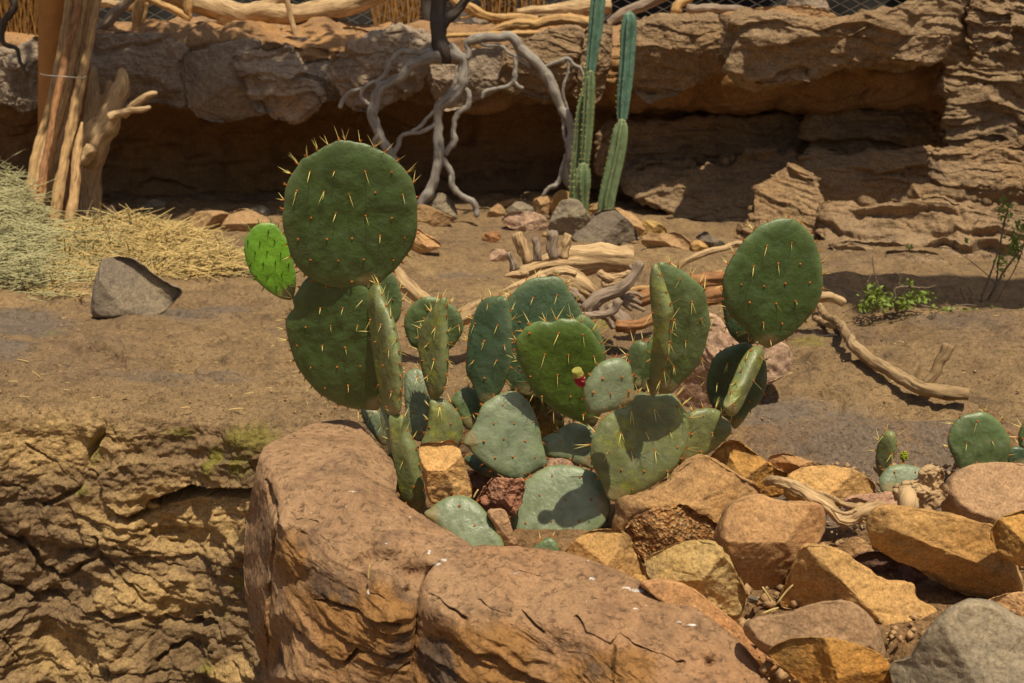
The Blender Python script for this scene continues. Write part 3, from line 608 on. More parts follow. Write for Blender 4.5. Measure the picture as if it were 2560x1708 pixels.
st('smooth upright pebble between two low pads', 'smooth', 'J', [(1110, 1150), (1180, 1122), (1260, 1135), (1300, 1220), (1335, 1330), (1370, 1420), (1310, 1450), (1230, 1440), (1170, 1280)], 1.60, planes=2, noise=.03)
st('pink stone showing above the broad front pad', 'pink', 'J', [(1615, 700), (1720, 685), (1830, 705), (1940, 760), (1940, 860), (1750, 880), (1620, 820)], 1.76)
st('mossy yellow-brown rock behind the middle pads', 'mossrock', 'J', [(1280, 130), (1450, 100), (1600, 175), (1720, 290), (1778, 360), (1750, 450), (1700, 560), (1500, 600), (1350, 450)], 1.98, noise=.1)
st('large pink granite rock behind the right prickly pear', 'pink', 'E', [(230, 640), (330, 630), (480, 760), (650, 800), (780, 810), (830, 880), (815, 990), (740, 1040), (500, 1150), (250, 1250), (60, 1280), (0, 1150), (40, 900), (130, 740)], 2.25, noise=.05, boxy=3)
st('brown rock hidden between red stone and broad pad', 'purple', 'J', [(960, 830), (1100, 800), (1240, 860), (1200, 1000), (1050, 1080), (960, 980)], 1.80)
st('pinkish slab behind the twisted driftwood', 'pink', 'O', [(820, 920), (900, 870), (1100, 850), (1300, 838), (1420, 900), (1350, 1000), (1000, 1010), (850, 980)], 1.66, planes=2)
# --- stones of the middle ground and back
st('grey wedge-shaped rock in front of the straw', 'bluegrey', 'D', [(598, 615), (606, 450), (640, 330), (670, 262), (750, 243), (860, 248), (930, 290), (1000, 350), (1100, 410), (1185, 455), (1150, 520), (1060, 600), (920, 660), (700, 660)], 3.0, slant=(.4, 0), planes_list=[(UP-.75, .8, .32), (math.pi, .3, .9), (-.1, .35, .7)], thick=1.2, noise=.03)
st('orange brown stone right of the tall round pad', 'salmon', 'F', [(1620, 1230), (1680, 1150), (1735, 1000), (1800, 1030), (1920, 1095), (1968, 1150), (1900, 1195), (1750, 1230)], None)
st('grey brown rock beneath the dead tree roots', 'grey', 'B', [(650, 1370), (700, 1290), (790, 1262), (860, 1310), (895, 1420), (800, 1450), (690, 1430)], None)
st('sandy stone left of the dead tree root tip', 'sand', 'B', [(600, 1450), (640, 1340), (720, 1350), (800, 1390), (870, 1435), (800, 1475), (650, 1475)], None)
st('small sandy stone at the edge of the far heap', 'sand', 'B', [(1090, 1410), (1160, 1330), (1210, 1390), (1190, 1430)], None)
st('flat tan stone on the back of the far heap', 'sand', 'B', [(1150, 1330), (1230, 1303), (1300, 1308), (1270, 1360), (1190, 1370)], None)
st('brown peaked stone on the far heap', 'grey', 'B', [(1205, 1400), (1250, 1340), (1330, 1298), (1405, 1390), (1330, 1430)], None)
st('pale cracked stone left of the round orange one', 'sand', 'B', [(1370, 1340), (1430, 1288), (1512, 1292), (1530, 1380), (1480, 1420), (1400, 1400)], None)
st('round orange boulder standing by the column cactus', 'orange', 'B', [(1512, 1380), (1508, 1320), (1540, 1260), (1600, 1243), (1645, 1290), (1645, 1370), (1580, 1430), (1530, 1420)], None, boxy=2.1, planes=1, noise=.02)
st('flat pink speckled stone in front of the far heap', 'pink', 'B', [(1185, 1435), (1240, 1392), (1330, 1383), (1430, 1398), (1495, 1450), (1470, 1495), (1370, 1520), (1260, 1495)], None)
st('brown rock with jagged top beside the column cactus', 'grey', 'B', [(1495, 1490), (1540, 1360), (1600, 1308), (1680, 1308), (1740, 1380), (1765, 1440), (1720, 1520), (1620, 1550), (1530, 1550)], None)
st('large grey rock at the foot of the column cacti', 'bluegrey', 'B', [(1650, 1540), (1750, 1460), (1800, 1390), (1900, 1368), (1990, 1420), (2050, 1480), (2065, 1560), (1900, 1610), (1750, 1605), (1660, 1575)], None, planes_list=[(UP+.4, .6, .5), (-.2, .5, .7)])
st('small tan stone between the two column cacti', 'sand', 'B', [(1755, 1350), (1830, 1322), (1915, 1355), (1860, 1420), (1770, 1410)], None)
st('sandy slab leaning right of the large grey rock', 'sand', 'B', [(1920, 1360), (2040, 1400), (2110, 1470), (2170, 1540), (2080, 1560), (2010, 1470)], None)
st('yellow stone on the slope below the wall', 'ochre', 'B', [(2080, 1480), (2150, 1440), (2250, 1480), (2260, 1540), (2150, 1570), (2090, 1540)], None)
st('rounded tan rock behind the long curved branch', 'sand', 'I', [(215, 430), (250, 325), (400, 335), (560, 325), (690, 410), (735, 500), (700, 535), (500, 490), (300, 470)], None)
st('small rust cube-like stone by the long curved branch', 'orange', 'I', [(695, 420), (790, 398), (850, 445), (845, 510), (745, 535)], None)
st('leaning grey stone next to the rust stone', 'bluegrey', 'I', [(745, 375), (830, 308), (920, 370), (1035, 430), (1030, 500), (900, 510), (850, 440)], None)
st('low sandy mound of rock at the middle left', 'sand', 'A', [(1130, 1500), (1240, 1405), (1350, 1376), (1480, 1388), (1570, 1470), (1520, 1530), (1250, 1545)], None, noise=.02, planes=2)
st('peaked sandy rock beside the low mound', 'sand', 'A', [(1440, 1490), (1500, 1400), (1590, 1363), (1700, 1400), (1780, 1465), (1760, 1520), (1500, 1530)], None, noise=.02, planes=2)
st('grey stone in the shade under the left overhang', 'grey', 'A', [(895, 1350), (1000, 1300), (1085, 1308), (1050, 1380), (950, 1385)], None)
st('small brown rock behind the peaked sandy rock', 'grey', 'A', [(1625, 1360), (1680, 1343), (1740, 1350), (1780, 1410), (1680, 1420)], None)
st('reddish rock in shade behind the broken stump', 'purple', 'A', [(650, 1340), (700, 1310), (800, 1390), (780, 1440), (650, 1440)], None)
st('tiny pink stone on the bare rock floor', 'pink', 'H', [(488, 150), (520, 95), (620, 100), (665, 150), (650, 225), (510, 220)], None)
st('orange stone on the rock floor left of the pink one', 'salmon', 'B', [(1060, 1560), (1090, 1520), (1160, 1515), (1180, 1560), (1130, 1580)], None)
for i, (x, y, r, m, lb) in enumerate([(1480, 1540, 22, 'sand', 'pale pebble under the long curved branch'), (1570, 1500, 18, 'sand', 'small round pebble beside the tan rock'), (2010, 1545, 26, 'ochre', 'yellowish pebble in front of the grey rock'), (2070, 1560, 18, 'bluegrey', 'little grey pebble at the right foot of the grey rock')]):
    st(lb, m, 'B', [(x-r*1.2, y), (x-r, y-r), (x, y-r*1.2), (x+r, y-r*.7), (x+r*1.3, y+r*.2), (x, y+r*.6)], None, NA=40, NR=10)
random.seed(4)
# gravel scattered on the bare rock
def gravel():
    Vs, Fs = [], []; n = 0; rng = np.random.RandomState(8)
    ico = [(0, 0, 1), (1, 0, 0), (0, 1, 0), (-1, 0, 0), (0, -1, 0), (0, 0, -1)]
    fa = [(0, 1, 2), (0, 2, 3), (0, 3, 4), (0, 4, 1), (5, 2, 1), (5, 3, 2), (5, 4, 3), (5, 1, 4)]
    for k in range(5200):
        Y = 2.15+3.0*rng.rand()**1.6; x = rng.uniform(-1.1, 1.1)*Y*.6; r = .0009+.0035*rng.rand()**5 if k <= 3000 else (.0015+.009*rng.rand()**2.5)
        if k > 3000: Y = rng.uniform(1.1, 2.0); x = rng.uniform(.3, .9)
        z = zg(x, Y)+.002 if k <= 3000 else -.05
        p = np.array(ico)*r*rng.uniform(.5, 1.3, (6, 3))+np.array([x, Y, float(z)+.006]); Vs.append(p); Fs += [(a+n, b+n, c+n) for a, b, c in fa]; n += 6
    o = mesh_obj('gravel', np.vstack(Vs), Fs, MT['sand'], base=(0, 2.5, 0)); tag(o, 'scattered pale grit and chips on the bare rock floor', 'gravel', kind='stuff')
gravel()
# ---------------------------------------------------------------- back wall
def build_wall():
    cols = np.arange(-1200, 4000, 7.); kx = (cols-1280)/F/CP
    prof_n = 230
    P = np.zeros((prof_n, len(cols), 3)); t = np.linspace(0, 1, prof_n)
    for i, k in enumerate(kx):
        px = cols[i]; sh = sstep(1450, 2500, px)
        YB = 5.75-.55*sh            # recess depth
        # base -> up recess -> under overhang -> front -> top -> back
        ctrl = np.array([(YB, -.1), (YB+.0, .15), (YB, .40), (YB-.1, .52), (5.2-.35*sh, .56), (5.12-.35*sh, .64), (5.15-.35*sh, .80), (5.3-.3*sh, .86), (6.6, .88)])
        u = np.linspace(0, 1, len(ctrl)); L = np.r_[0, np.cumsum(np.hypot(*np.diff(ctrl, axis=0).T))]; L /= L[-1]
        tt = np.interp(t, [0, .85, 1], [0, L[-2], 1.])
        Y = np.interp(tt, L, ctrl[:, 0]); Z = np.interp(tt, L, ctrl[:, 1]); P[:, i] = np.stack([k*5.3*np.ones(prof_n), Y, Z], -1)
    V = P.reshape(-1, 3); Fq = grid_faces(prof_n, len(cols)); N = vnormals(V, Fq)
    if N[len(cols)*40+200, 1] > 0: N = -N; Fq = Fq[:, ::-1]
    q = V; wv = np.stack([fbm(q*2+s*7, 3, 90+s) for s in range(3)], -1)*.2
    f1, f2, cid = voro((q+wv)*np.array([1.6, 1.6, 3.6]), 12)
    d = fbm(q*1.5, 4, 70)*.12+(cid-.5)*.10*sstep(0,.25,f2-f1)+ridged((q+wv)*np.array([3, 3, 9]), 5, 71)*.02+layers(q+wv*.4, 7., 561, 1.5)*.06+layers(q, 18., 571, 2.)*.02+fbm(q*22, 3, 72)*.008
    return mesh_obj('rock_wall', V+N*d[:, None], Fq, MT['recess'], base=(0, 5.5, 0))
wall = build_wall(); tag(wall, 'long sculpted brown rock wall with a dark overhang across the background', 'rock wall')
def oc(mat, c, pts, Y, **k):
    k.setdefault('NA', 320); k.setdefault('NR', 100); k.setdefault('noise', .09); k.setdefault('boxy', 3.2)
    V, Fc = rock_geo(c, pts, Y, **k); o = mesh_obj('rock_outcrop', V, Fc, MT[mat], parent=wall); return o
D_ = -UP
oc('wallgrey', 'A', [(-160, 330), (0, 320), (100, 330), (180, 270), (260, 255), (330, 400), (300, 620), (180, 735), (60, 690), (-150, 640)], 5.1, thick=.8)
oc('wallgrey', 'A', [(480, 270), (620, 240), (830, 220), (1000, 235), (1150, 275), (1230, 340), (1190, 460), (1205, 640), (1165, 700), (1000, 670), (880, 705), (700, 680), (560, 620), (460, 450)], 5.1, thick=.7, planes_list=[(UP, .35, .6), (D_, .9, .75), (0, .5, .9)], strata=(.015, 1))
oc('wallgrey', 'A', [(1190, 390), (1260, 340), (1370, 330), (1400, 300), (1650, 255), (1720, 320), (1760, 500), (1800, 700), (1600, 770), (1430, 792), (1300, 760), (1240, 700), (1205, 560)], 5.05, thick=.6, planes_list=[(UP, .3, .6), (D_, .9, .75), (math.pi, .7, .7), (.2, .7, .8)], noise=.05)
oc('wallgrey', 'A', [(1530, 370), (1650, 320), (1850, 295), (1940, 370), (2000, 500), (2105, 620), (2080, 690), (1950, 782), (1840, 770), (1700, 710), (1640, 600), (1560, 470)], 4.95, thick=.7, planes_list=[(UP-.1, .8, .6), (D_-.5, .9, .6), (.1, .9, .65), (D_+.6, .9, .8)], strata=(.012, 1.4))
oc('wallgrey', 'A', [(1960, 430), (2050, 390), (2170, 395), (2230, 500), (2210, 640), (2100, 635), (2000, 520)], 5.1, thick=.7)
oc('wallgrey', 'A', [(1650, 260), (1900, 240), (2150, 290), (2250, 330), (2200, 420), (1950, 420), (1750, 360)], 5.3, thick=.5)
oc('wallgrey', 'B', [(80, 400), (200, 320), (380, 222), (560, 200), (700, 230), (740, 300), (700, 420), (650, 560), (500, 640), (340, 722), (250, 715), (180, 665), (110, 560)], 4.95, thick=.7, planes_list=[(UP, .3, .65), (D_-.2, .8, .7), (math.pi, .6, .7)], strata=(.015, 1))
oc('wallgrey', 'B', [(655, 460), (760, 425), (900, 420), (980, 330), (1120, 315), (1240, 310), (1235, 450), (1205, 560), (1000, 665), (880, 712), (800, 705), (720, 600)], 5.05, thick=.5, planes_list=[(UP, .3, .5), (D_, .7, .6), (0, .4, .9)], noise=.06)
oc('wall', 'B', [(1215, 310), (1380, 240), (1500, 200), (1620, 180), (1700, 195), (1710, 300), (1665, 420), (1630, 560), (1500, 655), (1400, 640), (1220, 570), (1190, 450)], 4.98, thick=.6, planes_list=[(UP, .3, .6), (D_, .8, .6)], noise=.07, strata=(.012, 1.2))
oc('wall', 'B', [(1610, 560), (1640, 420), (1700, 250), (1780, 160), (1880, 140), (1900, 300), (1860, 550), (1800, 680), (1690, 650)], 5.0, thick=.6)
oc('wall', 'C', [(-260, 200), (-180, 150), (0, 112), (200, 110), (400, 118), (425, 200), (415, 440), (330, 485), (200, 555), (0, 632), (-150, 610), (-240, 450)], 4.8, thick=.7, back=3., planes_list=[(UP, .25, .7), (D_, .7, .6)], strata=(.012, 1.), noise=.09)
oc('wall', 'C', [(405, 200), (415, 110), (600, 85), (900, 118), (1160, 130), (1300, 100), (1600, 20), (1700, -60), (2000, -60), (1990, 150), (1890, 372), (1650, 392), (1400, 402), (1150, 442), (900, 502), (700, 548), (500, 522), (425, 440)], 4.5, thick=.6, back=3.5, planes_list=[(UP, .3, .6), (D_, .75, .6)], strata=(.015, 1.2), noise=.09, NA=420)
oc('wall', 'C', [(1950, 150), (1940, -100), (2200, -160), (2700, -160), (2800, 400), (2700, 950), (2300, 945), (2050, 962), (1860, 972), (1815, 800), (1830, 650), (1768, 590), (1795, 480), (1890, 385)], 4.75, thick=.28, planes_list=[(math.pi, .3, .7), (D_, .45, .75)], strata=(.022, 1.4), noise=.06, NA=420)
oc('wall', 'C', [(1990, 130), (2030, -60), (2200, -40), (2260, 120), (2240, 280), (2150, 340), (2040, 320)], 4.45, thick=.5, strata=(.012, 2))
oc('wall', 'C', [(870, 1050), (950, 998), (1100, 1005), (1250, 1022), (1500, 998), (1740, 985), (1760, 1060), (1720, 1250), (1500, 1370), (1300, 1340), (1100, 1400), (1000, 1330), (930, 1160)], 4.75, thick=.35, planes_list=[(UP, .3, .6), (D_, .6, .8)], strata=(.015, 1.3))
oc('wall', 'C', [(1740, 1000), (1900, 965), (2050, 950), (2400, 925), (2800, 900), (2800, 1400), (2400, 1500), (2200, 1500), (2000, 1380), (1850, 1300), (1740, 1150)], 4.4, thick=.4, slant=(-.2, -.2), planes_list=[(UP, .3, .7), (D_, .4, .8)], strata=(.018, 1.3))
oc('wall', 'C', [(470, 1560), (560, 1400), (600, 1260), (700, 1180), (820, 1098), (930, 1150), (1000, 1270), (1035, 1400), (1095, 1560), (1120, 1760), (800, 1740), (480, 1660)], 4.3, thick=.4, slant=(-.4, -.8), planes_list=[(UP-.3, .8, .55), (math.pi, .5, .8)], strata=(.016, 1.5))
oc('wall', 'C', [(-250, 1150), (-100, 1060), (100, 1070), (300, 1082), (560, 1010), (860, 1008), (900, 1150), (760, 1250), (620, 1400), (560, 1500), (430, 1510), (250, 1470), (0, 1370), (-200, 1290)], 4.95, thick=.35, planes_list=[(UP, .35, .75), (D_, .6, .75)], strata=(.018, 1.), noise=.1, slant=(-.3, -1.2))
oc('wall', 'C', [(-400, 850), (-100, 800), (300, 780), (700, 760), (950, 760), (960, 1000), (560, 1040), (300, 1100), (0, 1100), (-400, 1150)], 5.2, thick=.35, boxy=2, planes_list=[(UP, .4, .7)], strata=(.02, 1.), noise=.14)
oc('wall', 'C', [(960, 720), (1150, 450), (1300, 400), (1600, 400), (1820, 400), (1850, 700), (1800, 960), (1740, 1000), (1400, 1020), (1000, 1010)], 5.05, thick=.3, boxy=2, planes_list=[(UP, .35, .75), (math.pi, .3, .9)], strata=(.022, 1.2), noise=.16)
oc('wall', 'C', [(1020, 1350), (1300, 1320), (1500, 1350), (1700, 1240), (2000, 1300), (2400, 1380), (2800, 1380), (2800, 2000), (2200, 1960), (1900, 1860), (1550, 1760), (1200, 1720), (1060, 1640)], 4.0, thick=.5, slant=(-.5, -.9), planes_list=[(UP, .5, .7)], strata=(.024, 1.5), NA=420)
oc('wall', 'E', [(1100, 180), (1200, 130), (1320, 140), (1450, 150), (1700, 200), (1820, 245), (1895, 345), (1700, 345), (1400, 330), (1200, 300)], 3.95, thick=.8, planes_list=[(UP, .9, .5)], strata=(.01, 2))
oc('wall', 'E', [(1450, 215), (1560, 195), (1720, 205), (1830, 250), (1900, 350), (1700, 375), (1500, 330)], 3.8, thick=.8, planes_list=[(UP, .8, .5)])
oc('wallgrey', 'A', [(990, 235), (1050, 200), (1250, 185), (1330, 240), (1310, 290), (1100, 290)], 5.7, thick=.8)
oc('sand', 'A', [(1300, 270), (1370, 225), (1500, 205), (1600, 250), (1620, 300), (1400, 305)], 5.5, thick=.8)
oc('pink', 'A', [(1690, 240), (1740, 200), (1850, 190), (1915, 215), (1920, 275), (1750, 285)], 5.6, thick=.8)
oc('sand', 'B', [(-60, 250), (0, 200), (60, 180), (250, 180), (370, 240), (350, 310), (200, 320), (0, 300)], 5.5, thick=.8)
oc('bluegrey', 'B', [(980, 150), (1010, 90), (1080, 100), (1100, 160), (1090, 220), (990, 215)], 5.5, thick=.8)
oc('wallgrey', 'C', [(800, 60), (840, -40), (1000, -60), (1060, 0), (1060, 100), (850, 100)], 5.9, thick=.8)
oc('sand', 'C', [(400, 110), (560, 60), (900, 40), (1100, 90), (1100, 150), (700, 140)], 5.5, thick=.5)
# backdrop behind the fence, depth of shade put into its dark colour
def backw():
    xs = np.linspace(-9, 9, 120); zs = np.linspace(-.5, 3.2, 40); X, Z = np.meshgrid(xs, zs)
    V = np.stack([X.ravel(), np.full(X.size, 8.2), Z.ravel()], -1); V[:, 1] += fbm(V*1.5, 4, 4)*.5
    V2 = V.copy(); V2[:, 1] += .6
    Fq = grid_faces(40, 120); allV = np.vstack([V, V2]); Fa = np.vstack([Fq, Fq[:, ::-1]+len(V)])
    o = mesh_obj('dark_backdrop', allV, Fa, MT['backdark']); tag(o, 'dark-coloured backdrop standing for shade behind the wire mesh', 'wall')
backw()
# ---------------------------------------------------------------- tubes, logs, branches
def tube_geo(P, rad, ns=12, noise=.12, seed=0, knots=0., capr=.6, rib=0, ribd=0., step=.6, twist=0., flute=0.):
    P = np.asarray(P, float); rad = np.asarray(rad, float)
    Q = spline(np.c_[P, rad], 4, False) if False else None
    D = np.c_[P, rad]; L = np.linalg.norm(np.diff(P, axis=0), axis=1).sum()
    n = int(min(260, max(6, L/(rad.mean()*step))))
    m = len(D); out = []
    for i in range(m-1):
        a, b, c, d = D[max(i-1, 0)], D[i], D[i+1], D[min(i+2, m-1)]
        for t in np.linspace(0, 1, 10, endpoint=False):
            out.append(.5*((2*b)+(c-a)*t+(2*a-5*b+4*c-d)*t*t+(3*b-a-3*c+d)*t**3))
    out.append(D[-1]); out = np.array(out); l = np.r_[0, np.cumsum(np.linalg.norm(np.diff(out[:, :3], axis=0), axis=1))]
    u = np.linspace(0, l[-1], n); S = np.stack([np.interp(u, l, out[:, k]) for k in range(4)], -1)
    C = S[:, :3]; r = S[:, 3]
    C = C+np.stack([fbm(C*(.35/rad.mean())+k*9+seed, 3, 5+k) for k in range(3)], -1)*(r*noise*2.5)[:, None]
    T = np.gradient(C, axis=0); T /= np.linalg.norm(T, axis=1)[:, None]+1e-9
    up = np.array([0.13, -.97, .2]); A = np.cross(T, up)*1.; A /= np.linalg.norm(A, axis=1)[:, None]+1e-9; B = np.cross(T, A)
    th = np.linspace(0, 2*math.pi, ns, endpoint=False)
    tw = th[None]+twist*u[:, None]/max(l[-1], 1e-6)
    rr = r[:, None]*(1+ribd*np.cos(rib*th)[None]) if rib else r[:, None]*np.ones(ns)
    V = C[:, None]+rr[..., None]*(np.cos(tw)[..., None]*A[:, None]+np.sin(tw)[..., None]*B[:, None])
    V = V.reshape(-1, 3); Nn = (V-np.repeat(C, ns, 0)); Nn /= np.linalg.norm(Nn, axis=1)[:, None]+1e-9
    g = 1./rad.mean()
    if not rib:
        V = V+Nn*(np.repeat(r, ns)*(flute*fbm(np.stack([np.cos(tw).ravel()*3.2, np.sin(tw).ravel()*3.2, np.repeat(u, ns)*g*.22+seed], -1), 4, 35, .65)+fbm(V*g*.7+seed, 3, 33)*noise*2+knots*np.clip(ridged(V*g*.45+seed, 2, 34)-.3, 0, 1)))[:, None]
    Fc = grid_faces(n, ns, True).tolist()
    b0 = len(V); V = np.vstack([V, C[0]-T[0]*r[0]*capr, C[-1]+T[-1]*r[-1]*capr])
    for j in range(ns):
        Fc.append((b0, (j+1) % ns, j)); Fc.append((b0+1, (n-1)*ns+j, (n-1)*ns+(j+1) % ns))
    uv = np.stack([np.r_[np.repeat(u, ns), 0, l[-1]], np.r_[np.tile(th/(2*math.pi), n)*2*math.pi*rad.mean(), 0, 0]], -1)
    return V, Fc, uv, C, T, (A, B, u, r, th)
def tpts(c, pts, Y=None):
    """pts: (x,y,r[,Y]) in crop pixels -> world points and radii"""
    s = CR[c][2]; P = cv(c, pts); Ys = np.array([p[3] if len(p) > 3 else Y for p in pts], float)
    return at(P[:, 0], P[:, 1], Ys), np.array([p[2] for p in pts])*s*Ys/F
def tubes(name, mat, c, lst, Y, parent=None, label=None, cat=None, mats=None, **k):
    Vs, Fs, uvs, n = [], [], [], 0
    if mat in ('brownwood', 'drift', 'driftgrey', 'red', 'log', 'rib', 'trunkdark'): k.setdefault('flute', .3 if mat != 'red' else .45); k['ns'] = int(max(k.get('ns', 12)*1.8, 20)); k['twist'] = .8
    if mat == 'deadgrey': lst = [[(p[0], p[1], p[2]*1.15)+tuple(p[3:]) for p in l] for l in lst]
    for i, pts in enumerate(lst):
        P, r = tpts(c, pts, Y); V, Fc, uv, *_ = tube_geo(P, r, seed=i*3+RS[0], **k)
        Vs.append(V); uvs.append(uv+i*.37); Fs += [tuple(a+n for a in f) for f in Fc]; n += len(V)
    RS[0] += 1
    o = mesh_obj(name, np.vstack(Vs), Fs, MT[mat], parent=parent, uv=np.vstack(uvs))
    if label: tag(o, label, cat)
    return o
# dead grey tree
tr = thing('dead_tree', 'grey dead tree hanging bare crooked roots down in front of the overhang', 'tree', tuple(at(1100, 520, 4.7)))
YT = 4.72
tubes('trunk', 'trunkdark', 'B', [[(785, -260, 50), (775, 0, 50), (770, 120, 50), (775, 250, 52), (800, 340, 62), (830, 400, 40)], [(1040, -140, 28), (950, 0, 26), (880, 80, 28), (800, 170, 34), (780, 260, 36)]], YT, tr, ns=18, noise=.12)
def br(lst, ns=12): tubes('root', 'deadgrey', 'B', [lst], YT, tr, ns=ns, noise=.16, knots=.18)
br([(790, 360, 44), (730, 375, 36), (650, 400, 28), (585, 425, 32), (540, 500, 26), (450, 545, 26), (385, 600, 28), (350, 700, 28), (345, 770, 30), (375, 850, 28), (400, 900, 26), (430, 960, 27), (480, 1030, 20), (510, 1100, 15)], 16)
br([(385, 840, 22), (370, 900, 20), (350, 930, 14), (365, 980, 10)])
br([(760, 320, 22), (730, 333, 18), (640, 347, 13), (530, 335, 14), (460, 400, 14), (430, 480, 15), (380, 530, 13), (372, 590, 12)])
br([(430, 550, 12), (340, 540, 12), (280, 575, 11), (200, 600, 12), (150, 650, 12), (128, 700, 13)])
br([(290, 560, 10), (268, 620, 11), (290, 660, 11), (335, 690, 10)])
br([(830, 330, 40), (880, 365, 34), (935, 395, 26), (932, 500, 30), (920, 570, 28), (840, 645, 32), (775, 710, 28), (770, 800, 25), (770, 900, 28), (778, 1040, 29), (745, 1180, 28), (705, 1270, 30), (650, 1340, 22)], 16)
br([(925, 560, 14), (968, 605, 15), (968, 690, 16), (900, 745, 16), (872, 850, 14), (880, 910, 20), (850, 960, 18), (820, 1010, 14)])
br([(800, 1030, 14), (858, 1130, 18), (862, 1220, 17), (930, 1280, 17), (1000, 1320, 18), (1022, 1380, 17), (1020, 1415, 15)])
br([(775, 800, 16), (740, 820, 13), (680, 855, 12), (600, 870, 12), (535, 885, 12), (505, 960, 14), (470, 1010, 14), (440, 1050, 10)])
br([(760, 715, 12), (700, 770, 10), (660, 820, 11), (600, 860, 9)])
br([(905, 480, 16), (870, 570, 13), (830, 620, 14), (780, 690, 12)])
br([(840, 300, 28), (900, 350, 22), (960, 385, 18), (975, 330, 16), (955, 285, 16), (1000, 265, 24), (1060, 245, 24), (1150, 248, 24), (1250, 240, 24), (1300, 310, 28), (1360, 370, 28), (1440, 440, 26), (1490, 520, 30), (1550, 640, 26), (1600, 740, 28), (1635, 850, 26), (1635, 1000, 28), (1610, 1130, 24), (1640, 1240, 20), (1650, 1330, 16)], 16)
br([(1020, 265, 10), (1080, 295, 11), (1180, 298, 10), (1240, 350, 10), (1300, 375, 11), (1320, 400, 9), (1370, 435, 8)])
br([(1300, 375, 8), (1310, 355, 8), (1350, 360, 6)])
br([(1450, 450, 11), (1490, 425, 10), (1560, 400, 10), (1615, 385, 12), (1660, 425, 10), (1700, 450, 10), (1722, 510, 9), (1725, 570, 8)])
br([(1615, 395, 8), (1620, 470, 8), (1590, 560, 8), (1590, 630, 7), (1620, 720, 7)])
br([(1470, 480, 18), (1500, 520, 18), (1490, 560, 14)])
br([(1275, 370, 12), (1275, 450, 13), (1265, 520, 16), (1230, 560, 12), (1150, 580, 11), (1080, 600, 13), (1060, 645, 10)])
br([(1265, 530, 12), (1290, 560, 10), (1325, 575, 9)])
br([(1605, 1010, 14), (1580, 1120, 13), (1550, 1200, 14), (1490, 1235, 13), (1450, 1280, 8)])
br([(1590, 770, 14), (1590, 860, 10), (1605, 930, 10), (1615, 1010, 8)])
# second trunk further back
tubes('dark_tree', 'trunkdark', 'B', [[(900, -200, 50, 5.6), (915, 0, 52, 5.5), (925, 120, 60, 5.5), (940, 270, 66, 5.4)]], 5.5, label='dark thick trunk just behind the grey dead tree', cat='tree', ns=18)
tubes('dark_tree', 'trunkdark', 'B', [[(690, -100, 30), (700, 60, 34), (705, 260, 36)]], 5.6, label='slim shaded trunk left of the grey dead tree', cat='tree', ns=14)
# logs lying along the top of the wall
def log(label, mat, c, lst, Y, name='log', cat='log', **k):
    k.setdefault('ns', 16); k.setdefault('noise', .12); return tubes(name, mat, c, lst, Y, label=label, cat=cat, **k)
log('heavy forked log arching above the left overhang', 'drift', 'A', [[(1050, -60, 60), (1250, -10, 60), (1450, 70, 62), (1600, 100, 66), (1750, 80, 62), (1900, 95, 55), (2100, 75, 58), (2350, 10, 55), (2500, -60, 50)], [(1230, -40, 40), (1400, 60, 44), (1550, 180, 44), (1650, 255, 36)], [(1600, 140, 30), (1700, 70, 40), (1850, -40, 40)]], 5.55, knots=.2)
log('thin pale stick propped against the heavy forked log', 'drift', 'A', [[(1855, -60, 14), (1880, 20, 16), (1905, 140, 18), (1945, 268, 18)]], 5.35, name='stick', cat='stick')
log('bright orange hooked branch at the top left', 'log', 'A', [[(940, -30, 20), (1020, 15, 22), (1110, 50, 20), (1180, 90, 22), (1240, 130, 14)], [(1225, -20, 26), (1225, 40, 28), (1240, 120, 12)]], 5.45, name='branch', cat='branch')
log('grey leaning branch beside the bundle of ribs', 'driftgrey', 'A', [[(900, -60, 26), (820, 20, 28), (740, 100, 30), (690, 165, 30), (630, 200, 26), (590, 215, 20)]], 5.2, name='branch', cat='branch')
log('upright orange stick between grey branch and hooked branch', 'log', 'A', [[(905, -60, 28), (900, 60, 28), (885, 170, 24), (895, 215, 36)], [(960, 20, 12), (940, 110, 12), (915, 200, 12)]], 5.35, name='stick', cat='stick')
log('pale branch crossing the top edge behind the bundle', 'drift', 'A', [[(560, 30, 24), (700, 20, 24), (860, 40, 24), (1000, -20, 24)]], 5.6, name='branch', cat='branch')
log('long orange branch lying right of the dead tree', 'log', 'B', [[(830, -60, 20), (880, 10, 22), (960, 50, 30), (1060, 95, 26), (1180, 118, 26), (1300, 120, 24), (1420, 130, 22)], [(1000, 85, 14), (960, 110, 12), (920, 118, 8)]], 5.3, name='branch', cat='branch')
log('knobbly orange log resting on the ledge behind the column cactus', 'log', 'B', [[(1110, 215, 16), (1180, 185, 24), (1300, 160, 30), (1420, 158, 30), (1500, 130, 32), (1600, 128, 34), (1700, 145, 34), (1790, 160, 30)]], 5.15, knots=.2)
log('thick pale grey log behind the orange branches', 'drift', 'B', [[(1290, 95, 30), (1400, 90, 40), (1550, 70, 48), (1700, 50, 48), (1850, 35, 50), (1910, 30, 50)]], 5.5, ns=20, capr=.1)
log('grey bark log running up to the right behind the column cactus', 'driftgrey', 'B', [[(1840, 190, 20), (1920, 120, 30), (2020, 70, 34), (2140, 20, 36), (2260, -40, 36)]], 5.4)
log('straight slim yellow pole lying across the ledge', 'log', 'B', [[(575, 248, 13), (700, 240, 14), (900, 232, 14), (1150, 222, 15), (1350, 216, 16), (1500, 216, 14)]], 5.0, name='wood_pole', cat='pole', noise=.04, knots=.1)
log('short cut log end left of the dead tree trunk', 'driftgrey', 'B', [[(470, 240, 24), (540, 225, 28), (600, 215, 28)]], 5.1, capr=.05)
